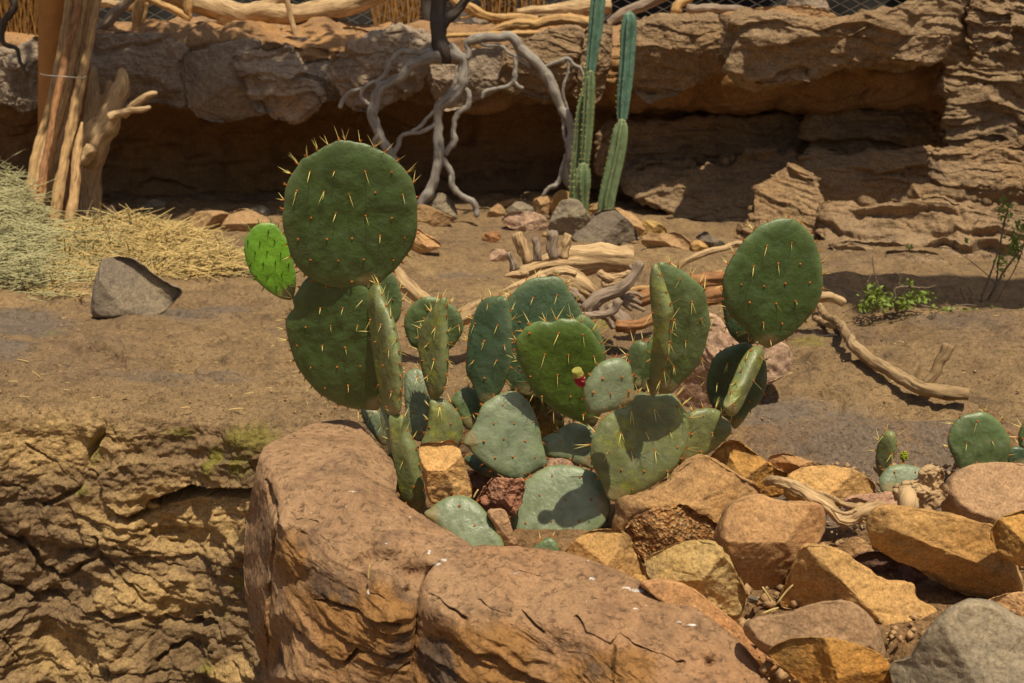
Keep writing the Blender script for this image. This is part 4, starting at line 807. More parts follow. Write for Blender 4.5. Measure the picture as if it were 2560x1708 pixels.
log('tan hooked branch stub behind the wire at the top right', 'log', 'C', [[(75, 85, 36), (90, 40, 30), (130, 10, 24), (180, -20, 20)]], 5.6, name='branch', cat='branch')
log('brown log lying low behind the wire at the top right', 'driftgrey', 'C', [[(150, 60, 26), (300, 55, 28), (450, 60, 24), (560, 70, 18)]], 5.9)
# left: rusty pole, ribs, stump
tubes('post', 'pole', 'A', [[(340, -300, 78), (335, 0, 78), (333, 400, 76), (330, 850, 76), (328, 1480, 74)]], 4.85, label='rust painted round post at the upper left', cat='post', ns=32, noise=.0)
RIBS = [([(480, -300, 28), (455, 0, 28), (395, 380, 30), (320, 720, 28), (255, 950, 30), (205, 1200, 30), (165, 1440, 26)], 'longest outer left pole of the leaning bundle, pale and slim'),
        ([(580, -300, 36), (540, 0, 36), (455, 450, 38), (375, 780, 38), (300, 1050, 44), (235, 1380, 44), (200, 1560, 34)], 'broad orange-brown pole second from the left in the leaning bundle'),
        ([(500, -300, 24), (512, 0, 26), (430, 380, 24), (350, 760, 22), (290, 1100, 24), (250, 1400, 24), (225, 1540, 20)], 'narrow dark pole squeezed behind the broad one in the bundle'),
        ([(680, -300, 26), (600, 0, 28), (520, 420, 28), (440, 780, 26), (370, 1150, 38), (310, 1500, 44), (285, 1590, 40)], 'cracked tan pole in the middle of the leaning bundle'),
        ([(730, -300, 18), (640, 0, 22), (560, 400, 26), (490, 720, 34), (430, 1000, 30), (385, 1250, 34), (350, 1500, 30)], 'rightmost tall pole of the leaning bundle with light edge'),
        ([(535, 800, 8), (520, 900, 20), (502, 1000, 28), (492, 1200, 30), (465, 1400, 34), (455, 1500, 32)], 'short upright slat standing at the right foot of the bundle'),
        ([(575, 420, 20), (510, 800, 24), (455, 1050, 28), (430, 1300, 30), (400, 1500, 26)], 'brown shaded pole behind the short slat')]
for i, (p, lb) in enumerate(RIBS):
    pp = [(x, y, r, 4.45-.1*(i % 3)+.35*max(0, 1-y/1400.)) for x, y, r in p]
    tubes('wood_pole', 'rib' if i not in (2, 6) else 'red', 'A', [pp], 4.4, label=lb, cat='pole', ns=14, noise=.07, knots=.12)
tubes('wire_tie', 'wire', 'A', [[(262, 482, 4, 4.1), (300, 492, 4, 4.0), (400, 500, 4, 3.98), (470, 505, 4, 4.0), (530, 510, 4, 4.05), (560, 500, 4, 4.15)]], 4.1, label='thin wire tied around the bundle of poles and the post', cat='wire', ns=6, noise=0)
sp = thing('tree_stump', 'broken tan tree stump with forked arm beside the bundle of poles', 'stump', tuple(at(235, 548, 4.75)))
tubes('trunk', 'drift', 'A', [[(580, 440, 50), (590, 600, 58), (590, 800, 75), (580, 1000, 80), (590, 1250, 62), (600, 1460, 66)]], 4.8, sp, ns=20, noise=.12)
tubes('limb', 'drift', 'A', [[(560, 1060, 60), (620, 960, 92), (670, 850, 78), (735, 720, 55), (775, 600, 58), (800, 530, 42), (795, 450, 20)]], 4.6, sp, ns=20, noise=.16, knots=.2)
tubes('branch', 'drift', 'A', [[(720, 770, 30), (780, 740, 24), (850, 722, 20), (930, 715, 20), (980, 700, 14)]], 4.5, sp)
tubes('branch', 'drift', 'A', [[(800, 760, 22), (860, 700, 24), (930, 645, 24), (980, 618, 22), (1025, 608, 12)]], 4.55, sp)
tubes('branch', 'drift', 'A', [[(620, 720, 22), (660, 660, 28), (700, 600, 26), (720, 540, 20)]], 4.9, sp)
tubes('knot', 'drift', 'A', [[(530, 1060, 40), (560, 1000, 48), (600, 960, 40)]], 4.5, sp, ns=16, noise=.2)
log('thin crooked dark twig hanging at the far left', 'trunkdark', 'A', [[(75, -40, 26), (90, 60, 22), (30, 140, 20), (5, 220, 18), (30, 290, 16), (110, 320, 12), (130, 400, 11), (170, 480, 8)]], 4.7, name='branch', cat='branch')
# driftwood behind the cactus
dw = thing('driftwood', 'big pale weathered driftwood log with upright stubs behind the middle pads', 'driftwood', tuple(at(1450, 800, 2.75)))
YD = 2.75
tubes('trunk', 'drift', 'H', [[(760, 330, 50), (900, 290, 75), (1100, 235, 105), (1300, 190, 140), (1500, 180, 135), (1700, 190, 120), (1900, 195, 112)]], YD, dw, ns=36, noise=.1, knots=.12, capr=.08)
tubes('limb', 'drift', 'H', [[(1500, 520, 70), (1350, 440, 120), (1200, 400, 130), (1000, 430, 105), (820, 480, 80), (600, 580, 72), (400, 650, 80), (250, 720, 90), (100, 790, 80)]], YD-.12, dw, ns=28, noise=.1, knots=.15)
for p in ([(850, 220, 50), (820, 100, 46), (775, 0, 52), (750, -70, 42)], [(960, 200, 44), (945, 80, 36), (940, -30, 34)], [(1120, 180, 66), (1095, 40, 48), (1090, -80, 44)], [(1210, 180, 46), (1225, 40, 38), (1250, -60, 34)], [(745, 300, 40), (710, 210, 32), (668, 120, 30)]):
    tubes('stub', 'driftgrey' if p[0][0] in (960, 1120, 745) else 'drift', 'H', [p], YD-.08, dw, ns=16, noise=.22, knots=.5, capr=.1, flute=.6)
tubes('dark_limb', 'driftgrey', 'H', [[(1420, 700, 60), (1520, 590, 80), (1640, 530, 62), (1760, 490, 62), (1860, 400, 52), (1930, 310, 46), (1965, 215, 44)]], YD-.28, dw, ns=20, noise=.12, knots=.1, capr=.3)
tubes('dark_limb', 'driftgrey', 'H', [[(1380, 730, 30), (1500, 740, 38), (1620, 725, 36), (1720, 670, 40), (1740, 590, 50)]], YD-.3, dw, ns=16)
for p in ([(1780, 580, 40), (1880, 580, 28), (1970, 620, 16)], [(1800, 600, 38), (1900, 640, 26), (2000, 690, 18)], [(1790, 610, 36), (1850, 660, 24), (1870, 690, 14)], [(1820, 570, 26), (1900, 560, 14)]):
    tubes('root', 'driftgrey', 'H', [p], YD-.26, dw, ns=12)
for p, m_ in [([(1250, 480, 30), (1330, 540, 34), (1420, 640, 30), (1380, 720, 22)], 'driftgrey'), ([(1560, 330, 26), (1660, 380, 34), (1760, 360, 30), (1880, 300, 22)], 'drift'), ([(1600, 450, 40), (1700, 420, 46), (1800, 400, 30), (1900, 420, 18)], 'drift'), ([(1480, 600, 34), (1560, 680, 40), (1650, 780, 34), (1700, 860, 20)], 'driftgrey'),
    ([(1700, 540, 30), (1800, 520, 24), (1900, 520, 20), (1980, 560, 10)], 'driftgrey'), ([(1000, 380, 34), (1080, 320, 38), (1200, 300, 34), (1330, 330, 26)], 'drift'), ([(640, 360, 14), (700, 340, 24), (780, 350, 34), (860, 330, 40)], 'drift'), ([(1300, 600, 26), (1420, 660, 28), (1500, 720, 22)], 'driftgrey'), ([(1860, 250, 20), (1900, 330, 22), (1880, 400, 14)], 'driftgrey')]:
    tubes('root', m_, 'H', [p], YD-.2, dw, ns=14, noise=.25, knots=.6, flute=.55)
log('dark rotted log end under the grey limb of the driftwood', 'driftgrey', 'H', [[(1640, 640, 60), (1740, 760, 80), (1850, 860, 70), (1890, 900, 50)]], 2.72, ns=20)
log('red brown split log running right behind the folded pad', 'red', 'I', [[(-30, 1240, 70), (200, 1230, 50), (400, 1130, 50), (600, 1050, 70), (850, 960, 85), (1060, 900, 80)]], 2.7, ns=20, knots=.2)
log('tan split log on top of the red one behind the folded pad', 'red', 'I', [[(50, 1000, 60), (250, 960, 70), (500, 880, 80), (750, 800, 75), (1050, 760, 60)]], 2.85, ns=20, knots=.2)
log('thin orange plank of wood topmost on the red log', 'log', 'I', [[(60, 890, 26), (200, 870, 32), (350, 850, 30), (760, 760, 26), (1000, 700, 14)]], 2.9, ns=12)
log('long curved pale branch passing behind the oval pad', 'drift', 'I', [[(560, 680, 22, 3.), (620, 620, 30, 3.), (720, 560, 32, 3.), (850, 520, 32, 3.), (1000, 480, 30, 3.), (1170, 440, 30, 3.0), (1500, 600, 40, 2.9), (1800, 900, 55, 2.8), (1950, 955, 55, 2.72), (2060, 950, 50, 2.7), (2150, 985, 48, 2.68), (2190, 1010, 42, 2.68)]], 2.9, name='branch', cat='branch', ns=14)
log('brown log piece left behind the tall round pad', 'drift', 'G', [[(1200, -40, 70), (1330, 130, 75), (1450, 260, 78), (1560, 360, 70), (1680, 420, 50)]], 2.6, ns=22, knots=.1)
log('bent dry branch with upright twig lying on the rock at the right', 'brownwood', 'E', [ontop('E', [(1005, 550, 20), (1050, 620, 24), (1150, 680, 26), (1210, 780, 34), (1290, 860, 38), (1400, 945, 38), (1540, 1020, 40), (1660, 1090, 46), (1780, 1120, 48), (1900, 1135, 46), (1990, 1140, 42)], .042), [(p[0], p[1], p[2], gY(*cv('E', [(1730, 1100)])[0], .042)) for p in [(1700, 1080, 26), (1760, 1010, 32), (1810, 910, 34), (1860, 815, 34)]], ontop('E', [(985, 640, 18), (1060, 680, 18), (1140, 700, 18)], .042), ontop('E', [(1060, 620, 18), (1110, 660, 16)], .042)], 2.5, name='branch', cat='branch', ns=16, capr=.15, knots=.1)
fd = thing('driftwood', 'twisted hollow piece of driftwood lying across the orange stones', 'driftwood', tuple(at(2150, 1300, 1.6)))
tubes('trunk', 'drift', 'O', [[(185, 760, 26, 1.66), (250, 745, 42, 1.62), (340, 765, 48, 1.6), (450, 815, 52, 1.58), (560, 870, 56, 1.56), (660, 940, 58, 1.55), (740, 1010, 50, 1.54), (810, 1075, 44, 1.53), (900, 1080, 46, 1.53), (980, 1030, 60, 1.53), (1060, 990, 60, 1.53), (1160, 960, 36, 1.55)]], 1.6, fd, ns=32, noise=.16, knots=.45, rib=0)
tubes('strand', 'drift', 'O', [[(640, 850, 18, 1.58), (740, 880, 16, 1.55), (850, 940, 20, 1.54), (960, 960, 26, 1.54), (1060, 950, 20, 1.56)]], 1.6, fd, ns=12, noise=.2)
tubes('strand', 'drift', 'O', [[(740, 980, 14, 1.5), (800, 1010, 12, 1.5), (870, 1020, 16, 1.5), (940, 990, 20, 1.5)]], 1.6, fd, ns=10, noise=.2)
f2_ = thing('driftwood', 'hollow knobbly driftwood knot with small holes behind the long slab', 'driftwood', tuple(at(2300, 1270, 1.65)))
tubes('knot', 'drift', 'O', [[(1385, 960, 84, 1.6), (1385, 900, 80, 1.6), (1390, 830, 70, 1.62)]], 1.6, f2_, ns=26, noise=.14, knots=.3, capr=-.9)
V_, F_ = rock_geo('O', [(1290, 860), (1340, 780), (1450, 740), (1500, 660), (1600, 628), (1660, 650), (1665, 760), (1700, 850), (1640, 940), (1580, 975), (1450, 980), (1330, 930)], 1.66, thick=.5, noise=.22, seed=9)
mesh_obj('plate', V_, F_, MT['drift'], parent=f2_)
# ---------------------------------------------------------------- prickly pears
def spl_needle(p, d, L, r):
    d = np.array(d, float); d = d/np.linalg.norm(d); a = np.cross(d, (0.3, .5, .8)); a /= np.linalg.norm(a); b = np.cross(d, a)
    vs = [p+r*(math.cos(t)*a+math.sin(t)*b) for t in (0, 2.09, 4.19)]+[p+d*L*.6+r*.7*(math.cos(t)*a+math.sin(t)*b) for t in (0, 2.09, 4.19)]+[p+d*L]
    return vs, [(0, 1, 4, 3), (1, 2, 5, 4), (2, 0, 3, 5), (3, 4, 6), (4, 5, 6), (5, 3, 6)]
def ball(p, r, rng):
    t = (1+5**.5)/2
    v = np.array([(-1, t, 0), (1, t, 0), (-1, -t, 0), (1, -t, 0), (0, -1, t), (0, 1, t), (0, -1, -t), (0, 1, -t), (t, 0, -1), (t, 0, 1), (-t, 0, -1), (-t, 0, 1)])/1.9
    f = [(0, 11, 5), (0, 5, 1), (0, 1, 7), (0, 7, 10), (0, 10, 11), (1, 5, 9), (5, 11, 4), (11, 10, 2), (10, 7, 6), (7, 1, 8), (3, 9, 4), (3, 4, 2), (3, 2, 6), (3, 6, 8), (3, 8, 9), (4, 9, 5), (2, 4, 11), (6, 2, 10), (8, 6, 7), (9, 8, 1)]
    return [p+q*r*rng.uniform(.8, 1.2) for q in v], f
class Plant:
    def __init__(s, label, base): s.o = thing('prickly_pear_cactus', label, 'cactus', tuple(base)); s.cl = []
    def finish(s):
        s.cl.sort(key=lambda c: -c[0])
        for i, (sz, V, Fc, fm, pad) in enumerate(s.cl[:100]):
            mesh_obj('spine_cluster', V, Fc, None, parent=pad, mats=[MT['spine'], MT['areole'], MT['greenspine']], fm=fm, smooth=False)
        if len(s.cl) > 100:
            Vs, Fs, fms, n = [], [], [], 0
            for sz, V, Fc, fm, pad in s.cl[100:]:
                Vs.append(V); Fs += [tuple(a+n for a in f) for f in Fc]; fms += fm; n += len(V)
            o = mesh_obj('spine_clusters', np.vstack(Vs), Fs, None, parent=s.o, mats=[MT['spine'], MT['areole'], MT['greenspine']], fm=fms, smooth=False); o['kind'] = 'stuff'
def pad(pl, mat, c, pts, Y, gx=0., gy=0., T=.009, base=None, sp=1., spl_=1., gap=.036, seed=None, bend=0., wav=.0016, young=False, label=None, rimsp=1., pale=False, facesp=1., scal=.0025):
    RS[0] += 1; rng = np.random.RandomState(seed or RS[0]); NA, NR = 150, 30
    o = spline(cv(c, pts), NA); cen = o.mean(0)
    C0 = at(cen[0], cen[1], Y)
    d = rays(o[:, 0], o[:, 1]); cam_ = np.array([0, 0, CAMZ])
    # plane: Y = Y0+gx(x-x0)+gy(z-z0)
    def hit(pxy):
        d = rays(pxy[..., 0], pxy[..., 1]); den = d[..., 1]-gx*d[..., 0]-gy*d[..., 2]
        t = (C0[1]-gx*C0[0]+gy*(CAMZ-C0[2]))/den
        return cam_+d*t[..., None]
    n = np.array([gx, -1., gy]); n /= np.linalg.norm(n)
    rim = hit(o)
    e1 = np.array([1., gx, 0]); e1 /= np.linalg.norm(e1); e2 = np.cross(e1, n); e2 = e2*np.sign(e2[2])
    ph_ = np.linspace(0, 2*math.pi, NA, endpoint=False); sc_n = fbm(np.stack([np.cos(ph_)*4.5, np.sin(ph_)*4.5, np.full(NA, RS[0]*1.7)], -1), 3, 55)
    rim = C0+(rim-C0)*(1+.022*sc_n)[:, None]
    rad = rim-C0; R_ = np.linalg.norm(rad, axis=1)
    al = np.arctan2(rad@e2, rad@e1)
    # shrink so the rounded edge keeps the traced silhouette
    view = C0-cam_; view /= np.linalg.norm(view); sinv = math.sqrt(max(0, 1-abs(view@n)**2))
    if sinv > .5:
        lat = (rim-C0)@e1; h = np.abs(lat).max(); k = max(.25, (h*abs(np.dot(n, view))-T*sinv*.8)/(h*abs(np.dot(n, view))))
        rim = C0+((rim-C0)@e2)[:, None]*e2+(((rim-C0)@e1)*k)[:, None]*e1
    rho = np.sin(np.linspace(0, 1, NR+1)*math.pi/2)[1:]; rr = rho[:, None]*np.ones(NA)
    prof = np.clip(1-rr**5, 0, 1)**.5
    base_pt = rim[rim[:, 2].argmin()] if base is None else hit(cv(base[0], [base[1:]]))[0]
    pos = C0+rho[:, None, None]*(rim-C0)
    u = (pos-C0)@e1; v = (pos-C0)@e2; S = max(np.ptp(u), np.ptp(v))/2
    ben = bend*(u**2)/S
    q = np.stack([u, v, np.full_like(u, seed or RS[0])], -1).reshape(-1, 3)
    w1 = (fbm(q*16, 3, 3)*wav*1.3+fbm(q*np.array([70, 45, 1]), 3, 4)*wav*.55).reshape(u.shape)*(1-rr**6)
    dbase = np.linalg.norm(pos-base_pt, axis=2); thick = T*prof*(.75+.25*sstep(.0, .08, dbase))
    Vf = pos+(ben+w1+thick)[..., None]*n; Vb = (pos+(ben+w1-thick)[..., None]*n)[:-1]
    cI = Vf[0].mean(0); cB = Vb[0].mean(0)
    V = np.vstack([Vf.reshape(-1, 3), Vb.reshape(-1, 3), cI, cB]); nF = NR*NA
    Fc = grid_faces(NR, NA, True)[:, ::-1].tolist()+(grid_faces(NR-1, NA, True)+nF).tolist()
    for j in range(NA):
        j2 = (j+1) % NA
        Fc.append((nF+(NR-2)*NA+j, nF+(NR-2)*NA+j2, (NR-1)*NA+j2, (NR-1)*NA+j))
        Fc.append((len(V)-2, j, j2)[::-1] if True else 0); Fc.append((len(V)-1, nF+j, nF+j2))
    Fc = [tuple(f) for f in Fc]
    mk = np.zeros((len(V), 3)); db = np.linalg.norm(V-base_pt, axis=1); mk[:, 0] = sstep(.04, .008, db); mk[:, 1] = np.r_[(rr**9).ravel(), (rr[:-1]**9).ravel(), 0, 0]
    ob = mesh_obj('pad', V, Fc, MT[mat], parent=pl.o, attrs={'mask': mk})
    if label: ob['label'] = label
    # areoles
    def cluster(p, nn, outd, ns, L, rimq=False):
        vs, fs, fm, k = [], [], [], 0
        def add(vv, ff, m):
            nonlocal k
            vs.extend(vv); fs.extend([tuple(a+k for a in f) for f in ff]); fm.extend([m]*len(ff)); k += len(vv)
        if young:
            dd = nn*.6+np.array([rng.uniform(-.3, .3), 0, .35+.3*rng.rand()])+outd*.6
            add(*spl_needle(p, dd, .009*rng.uniform(.8, 1.3), .0014), 2)
            V_ = np.array(vs); pl.cl.append((.004, V_, fs, fm, ob)); return
        add(*ball(p+nn*.0003, .0017*rng.uniform(.8, 1.3), rng), 1)
        for _ in range(9 if rimq else 2):
            add(*spl_needle(p, nn*.7+outd+rng.uniform(-.7, .7, 3), rng.uniform(.003, .0075 if rimq else .004), .0005), 1)
        mL = 0
        for _ in range(ns):
            dd = nn*rng.uniform(.35, .8)+outd*rng.uniform(.2, 1.2)+rng.uniform(-.3, .3, 3)+np.array([0, 0, -.75]) if not rimq else nn*rng.uniform(.1, .8)+outd*rng.uniform(.4, 1.2)+rng.uniform(-.6, .6, 3)
            LL = L*rng.uniform(.5, 1.15); mL = max(mL, LL); add(*spl_needle(p, dd, LL, .00062), 0)
        pl.cl.append((mL+.001, np.array(vs), fs, fm, ob))
    # face grid (hexagonal)
    rn = np.linalg.norm(rim-C0, axis=1); an = np.arctan2((rim-C0)@e2, (rim-C0)@e1)
    oi = np.argsort(an); g = gap; rowi = 0
    y = -S*1.2
    while y < S*1.2:
        x = -S*1.2+(g/2 if rowi % 2 else 0)
        while x < S*1.2:
            xx, yy = x+rng.uniform(-.1, .1)*g, y+rng.uniform(-.1, .1)*g
            th = math.atan2(yy, xx); r = math.hypot(xx, yy); rmax = np.interp(th, an[oi], rn[oi], period=2*math.pi)
            if r < rmax*.9:
                rq = r/rmax; P = C0+e1*xx+e2*yy
                tt = T*math.sqrt(max(0, 1-rq**5)); i = int(np.clip(np.searchsorted(rho, rq), 0, NR-1)); jj = int(np.abs(((an-th+math.pi) % (2*math.pi))-math.pi).argmin())
                off = ben[i, jj]+w1[i, jj]+tt
                top = ((P-base_pt)@e2)/(2*S)
                ns = 0 if rng.rand() > (.2+.6*top)*sp*facesp else (1 if rng.rand() < .75 else 2)
                cluster(P+n*off, n, e1*np.sign(xx)*.15, ns, .021*spl_*(.5+.7*max(0, top)))
            x += g
        y += g*.87; rowi += 1
    # rim
    per = np.r_[0, np.cumsum(np.linalg.norm(np.diff(rim, axis=0), axis=1))]
    s = rng.rand()*.02
    while s < per[-1]:
        j = int(np.searchsorted(per, s)) % NA; P = rim[j]; od = (P-C0)/np.linalg.norm(P-C0)
        if np.linalg.norm(P-base_pt) > .035:
            top = ((P-base_pt)@e2)/(2*S); pr = min(1, (.25+.95*top))*sp*rimsp
            ns = 0 if rng.rand() > pr else rng.choice([1, 2, 2, 3])
            cluster(P+n*(ben[-1, j]), od*.3, od, ns, .021*spl_, True)
        s += (.020 if not young else .016)*rng.uniform(.75, 1.25)
    return ob
P1 = Plant('tall left prickly pear with a large round pad on top and one bright young pad', at(1160, 1270, 1.72))
P2 = Plant('low middle prickly pear with blue-green upright pads behind a large pale pad', at(1280, 1190, 1.75))
P3 = Plant('right prickly pear with red fruit, folded pad and oval pad at the upper right', at(1545, 1250, 1.64))
# left plant
pad(P1, 'padA', 'F', [(1000, 122), (1200, 142), (1330, 195), (1500, 290), (1640, 440), (1700, 540), (1738, 720), (1732, 900), (1720, 1060), (1650, 1230), (1500, 1400), (1350, 1525), (1200, 1548), (920, 1560), (700, 1480), (560, 1360), (480, 1200), (440, 1060), (412, 920), (430, 720), (470, 520), (600, 320), (700, 260), (820, 180), (920, 135)], 1.78, .08, -.2, .010, base=('F', 1270, 1540), gap=.042, wav=.0026, spl_=1.15, label='largest round dark green pad')
pad(P1, 'padA', 'G', [(430, 205), (350, 330), (318, 380), (330, 470), (265, 560), (255, 680), (290, 850), (370, 1050), (500, 1220), (650, 1350), (850, 1440), (1140, 1478), (1205, 1400), (1230, 1200), (1230, 900), (1180, 600), (1080, 300), (900, 130), (700, 80), (550, 120)], 1.83, -.12, -.2, .010, base=('G', 1170, 1450), gap=.042, wav=.0026, label='large dark pad left of the stem')
pad(P1, 'padY', 'F', [(250, 930), (340, 945), (410, 1020), (475, 1140), (510, 1280), (545, 1430), (548, 1560), (520, 1670), (470, 1685), (346, 1645), (200, 1535), (110, 1430), (60, 1300), (40, 1180), (60, 1070), (120, 985), (190, 940)], 1.84, .1, -.05, .006, base=('F', 505, 1680), young=True, gap=.021, label='bright yellow-green young pad')
pad(P1, 'padB', 'G', [(1300, 130), (1350, 230), (1385, 340), (1387, 450), (1370, 550), (1300, 640), (1150, 650), (1050, 500), (1030, 300), (1100, 180), (1200, 110)], 1.95, .2, 0, .008)
pad(P1, 'padO', 'G', [(1035, 250), (1080, 220), (1150, 240), (1195, 380), (1262, 500), (1325, 640), (1382, 850), (1412, 1000), (1424, 1250), (1415, 1400), (1405, 1520), (1330, 1545), (1250, 1500), (1205, 1400), (1165, 1200), (1115, 950), (1075, 700), (1040, 450), (1010, 320)], 1.775, -1.5, 0, .012, base=('G', 1330, 1540), sp=1.4, spl_=1.3, gap=.04)
pad(P1, 'padO', 'J', [(240, 285), (380, 315), (400, 420), (490, 560), (530, 700), (562, 850), (592, 1000), (605, 1085), (560, 1170), (510, 1165), (440, 1110), (365, 1040), (320, 900), (285, 700), (245, 500), (230, 350)], 1.745, -.55, 0, .014, base=('J', 560, 1160), sp=.9, gap=.04)
pad(P1, 'padP', 'J', [(160, 230), (195, 205), (260, 290), (320, 520), (360, 800), (360, 980), (325, 920), (280, 700), (215, 480), (165, 330)], 1.775, -.6, 0, .010, base=('J', 350, 980))
pad(P1, 'padP', 'J', [(5, 265), (60, 258), (160, 270), (220, 400), (260, 560), (180, 560), (110, 470), (50, 390)], 1.9, 0, .1, .008)
pad(P1, 'padP', 'J', [(560, 1165), (640, 1095), (720, 1040), (830, 1003), (920, 1010), (1010, 1060), (1090, 1140), (1160, 1240), (1215, 1345), (1258, 1455), (1200, 1560), (1000, 1560), (800, 1400), (650, 1250)], 1.6, .05, .55, .012, base=('J', 560, 1180), sp=.0, gap=.04, label='flat pale pad lying low in front')
# middle plant
pad(P2, 'padO', 'G', [(1800, 370), (1842, 400), (1846, 560), (1860, 800), (1862, 950), (1842, 1200), (1790, 1330), (1700, 1375), (1660, 1340), (1600, 1180), (1540, 950), (1524, 780), (1570, 620), (1650, 520), (1720, 440)], 1.80, -.9, .1, .011, sp=1.5, spl_=1.15, gap=.033)
pad(P2, 'padB', 'G', [(1640, 360), (1740, 372), (1850, 420), (1940, 490), (1982, 590), (1986, 700), (1930, 800), (1850, 880), (1700, 910), (1500, 850), (1430, 730), (1410, 620), (1440, 500), (1500, 430), (1570, 380)], 1.92, 0, -.05, .008, sp=.8)
pad(P2, 'padP', 'J', [(385, -20), (440, -85), (520, -95), (600, -20), (620, 200), (600, 420), (560, 520), (500, 530), (440, 480), (400, 300)], 1.88, 0, .35, .010)
pad(P2, 'padO', 'J', [(610, 180), (680, 160), (750, 175), (830, 250), (880, 330), (900, 420), (890, 520), (860, 580), (800, 620), (560, 620), (530, 550), (575, 450), (598, 300)], 1.79, .05, .15, .011, sp=.6, gap=.034)
pad(P2, 'padB', 'J', [(870, 85), (950, 62), (1050, 130), (1065, 250), (1000, 400), (965, 435), (900, 400), (830, 260), (793, 190), (825, 120)], 1.87, .1, .3, .010, sp=.5)
pad(P2, 'padD', 'H', [(440, 570), (520, 548), (600, 548), (665, 590), (705, 800), (700, 1200), (640, 1400), (560, 1550), (500, 1640), (440, 1610), (370, 1567), (310, 1400), (258, 1290), (262, 1100), (285, 900), (330, 740), (380, 630)], 1.84, -.35, .1, .010, base=('H', 500, 1640), gap=.036, sp=1.1, label='dark blue-green upright pad')
pad(P2, 'padD', 'H', [(1040, 356), (1170, 365), (1250, 470), (1300, 560), (1360, 640), (1395, 740), (1430, 900), (1410, 1200), (1200, 1480), (1000, 1540), (820, 1525), (700, 1455), (600, 1280), (520, 1150), (493, 1000), (520, 820), (590, 700), (660, 580), (760, 470), (880, 388)], 1.93, 0, .1, .010, base=('H', 820, 1530), gap=.046, sp=.8)
pad(P2, 'padB', 'H', [(1380, 730), (1490, 788), (1560, 895), (1610, 1040), (1622, 1180), (1500, 1300), (1350, 1100), (1300, 850)], 1.9, .1, 0, .008, sp=1.2)
pad(P2, 'padP', 'J', [(1340, 98), (1430, 150), (1500, 250), (1552, 370), (1592, 550), (1617, 650), (1628, 745), (1545, 792), (1460, 845), (1400, 872), (1270, 852), (1130, 772), (1010, 672), (940, 590), (895, 555), (925, 490), (1000, 380), (1060, 230), (1150, 160), (1240, 110)], 1.76, .1, .3, .012, base=('J', 900, 530), sp=.0, gap=.032, label='large pale pad with brown scars')
pad(P2, 'padD', 'J', [(910, 690), (980, 655), (1100, 715), (1185, 790), (1190, 860), (1050, 820), (950, 750)], 1.80, 0, .8, .010, sp=0)
# right plant
pad(P3, 'padG', 'H', [(1000, 790), (1040, 800), (1090, 803), (1190, 770), (1340, 783), (1450, 850), (1530, 960), (1595, 1100), (1612, 1250), (1600, 1450), (1590, 1650), (1530, 1800), (1480, 1830), (1400, 1800), (1180, 1700), (1000, 1570), (880, 1440), (820, 1300), (760, 1150), (743, 1000), (810, 880), (900, 820)], 1.74, .0, -.18, .010, base=('H', 1520, 1820), gap=.04, spl_=1.1, label='glossy dark green pad facing forward')
pad(P3, 'padP', 'K', [(660, 155), (720, 165), (780, 210), (803, 300), (817, 420), (822, 500), (800, 545), (700, 590), (600, 622), (500, 642), (430, 630), (390, 560), (373, 460), (388, 390), (430, 310), (500, 220), (580, 175)], 1.60, .15, .0, .013, base=('K', 815, 540), sp=.0, gap=.026, label='small pale pad that carries the fruit')
pad(P3, 'padB', 'K', [(845, 8), (900, 12), (935, 60), (920, 200), (885, 330), (870, 420), (800, 430), (770, 300), (760, 200), (765, 120), (800, 40)], 1.74, -.4, 0, .009, sp=1.4)
pad(P3, 'padA', 'K', [(915, 70), (960, 0), (1030, -60), (1060, 60), (1010, 250), (940, 420), (880, 455), (850, 360), (870, 200)], 1.77, .4, 0, .008, sp=1.2)
pad(P3, 'padB', 'I', [(390, 610), (510, 640), (640, 700), (730, 780), (820, 880), (865, 1050), (887, 1180), (872, 1300), (832, 1450), (780, 1600), (700, 1700), (600, 1800), (510, 1890), (400, 1900), (340, 1800), (360, 1500), (400, 1000), (370, 700)], 1.63, .15, -.2, .010, base=('I', 450, 1900), sp=1.2, spl_=1.2, bend=-.08, gap=.04)
pad(P3, 'padO', 'I', [(345, 618), (395, 700), (455, 850), (520, 1000), (550, 1100), (530, 1200), (515, 1350), (500, 1500), (440, 1640), (345, 1850), (295, 1915), (250, 1835), (315, 1600), (365, 1400), (373, 1200), (345, 1000), (313, 850), (302, 700)], 1.61, -1.1, -.2, .012, base=('I', 290, 1900), sp=1.5, spl_=1.3, gap=.036)
pad(P3, 'padO', 'K', [(840, 472), (910, 462), (1000, 480), (1130, 460), (1200, 510), (1262, 600), (1302, 680), (1293, 850), (1240, 1000), (1180, 1110), (1090, 1200), (960, 1290), (800, 1345), (720, 1385), (640, 1405), (588, 1375), (540, 1262), (470, 1122), (438, 1000), (458, 850), (540, 700), (640, 620), (780, 560)], 1.69, .05, .2, .013, base=('K', 640, 1400), gap=.036, spl_=1.25, sp=1.1, wav=.0026, label='large olive pad marked with yellow')
pad(P3, 'padO', 'K', [(1290, 640), (1400, 598), (1500, 598), (1568, 620), (1590, 680), (1650, 720), (1665, 800), (1580, 895), (1500, 965), (1400, 1022), (1300, 1062), (1200, 1085), (1190, 950), (1250, 760)], 1.73, .15, 0, .012, base=('K', 1210, 1080), sp=1.2)
pad(P3, 'padO', 'K', [(1880, 68), (1940, 33), (1982, 60), (1962, 130), (1885, 260), (1805, 400), (1725, 540), (1655, 665), (1600, 672), (1558, 610), (1600, 540), (1650, 430), (1715, 330), (1785, 200), (1845, 110)], 1.72, 1.1, 0, .013, base=('K', 1610, 660), sp=1.4, spl_=1.3, gap=.036)
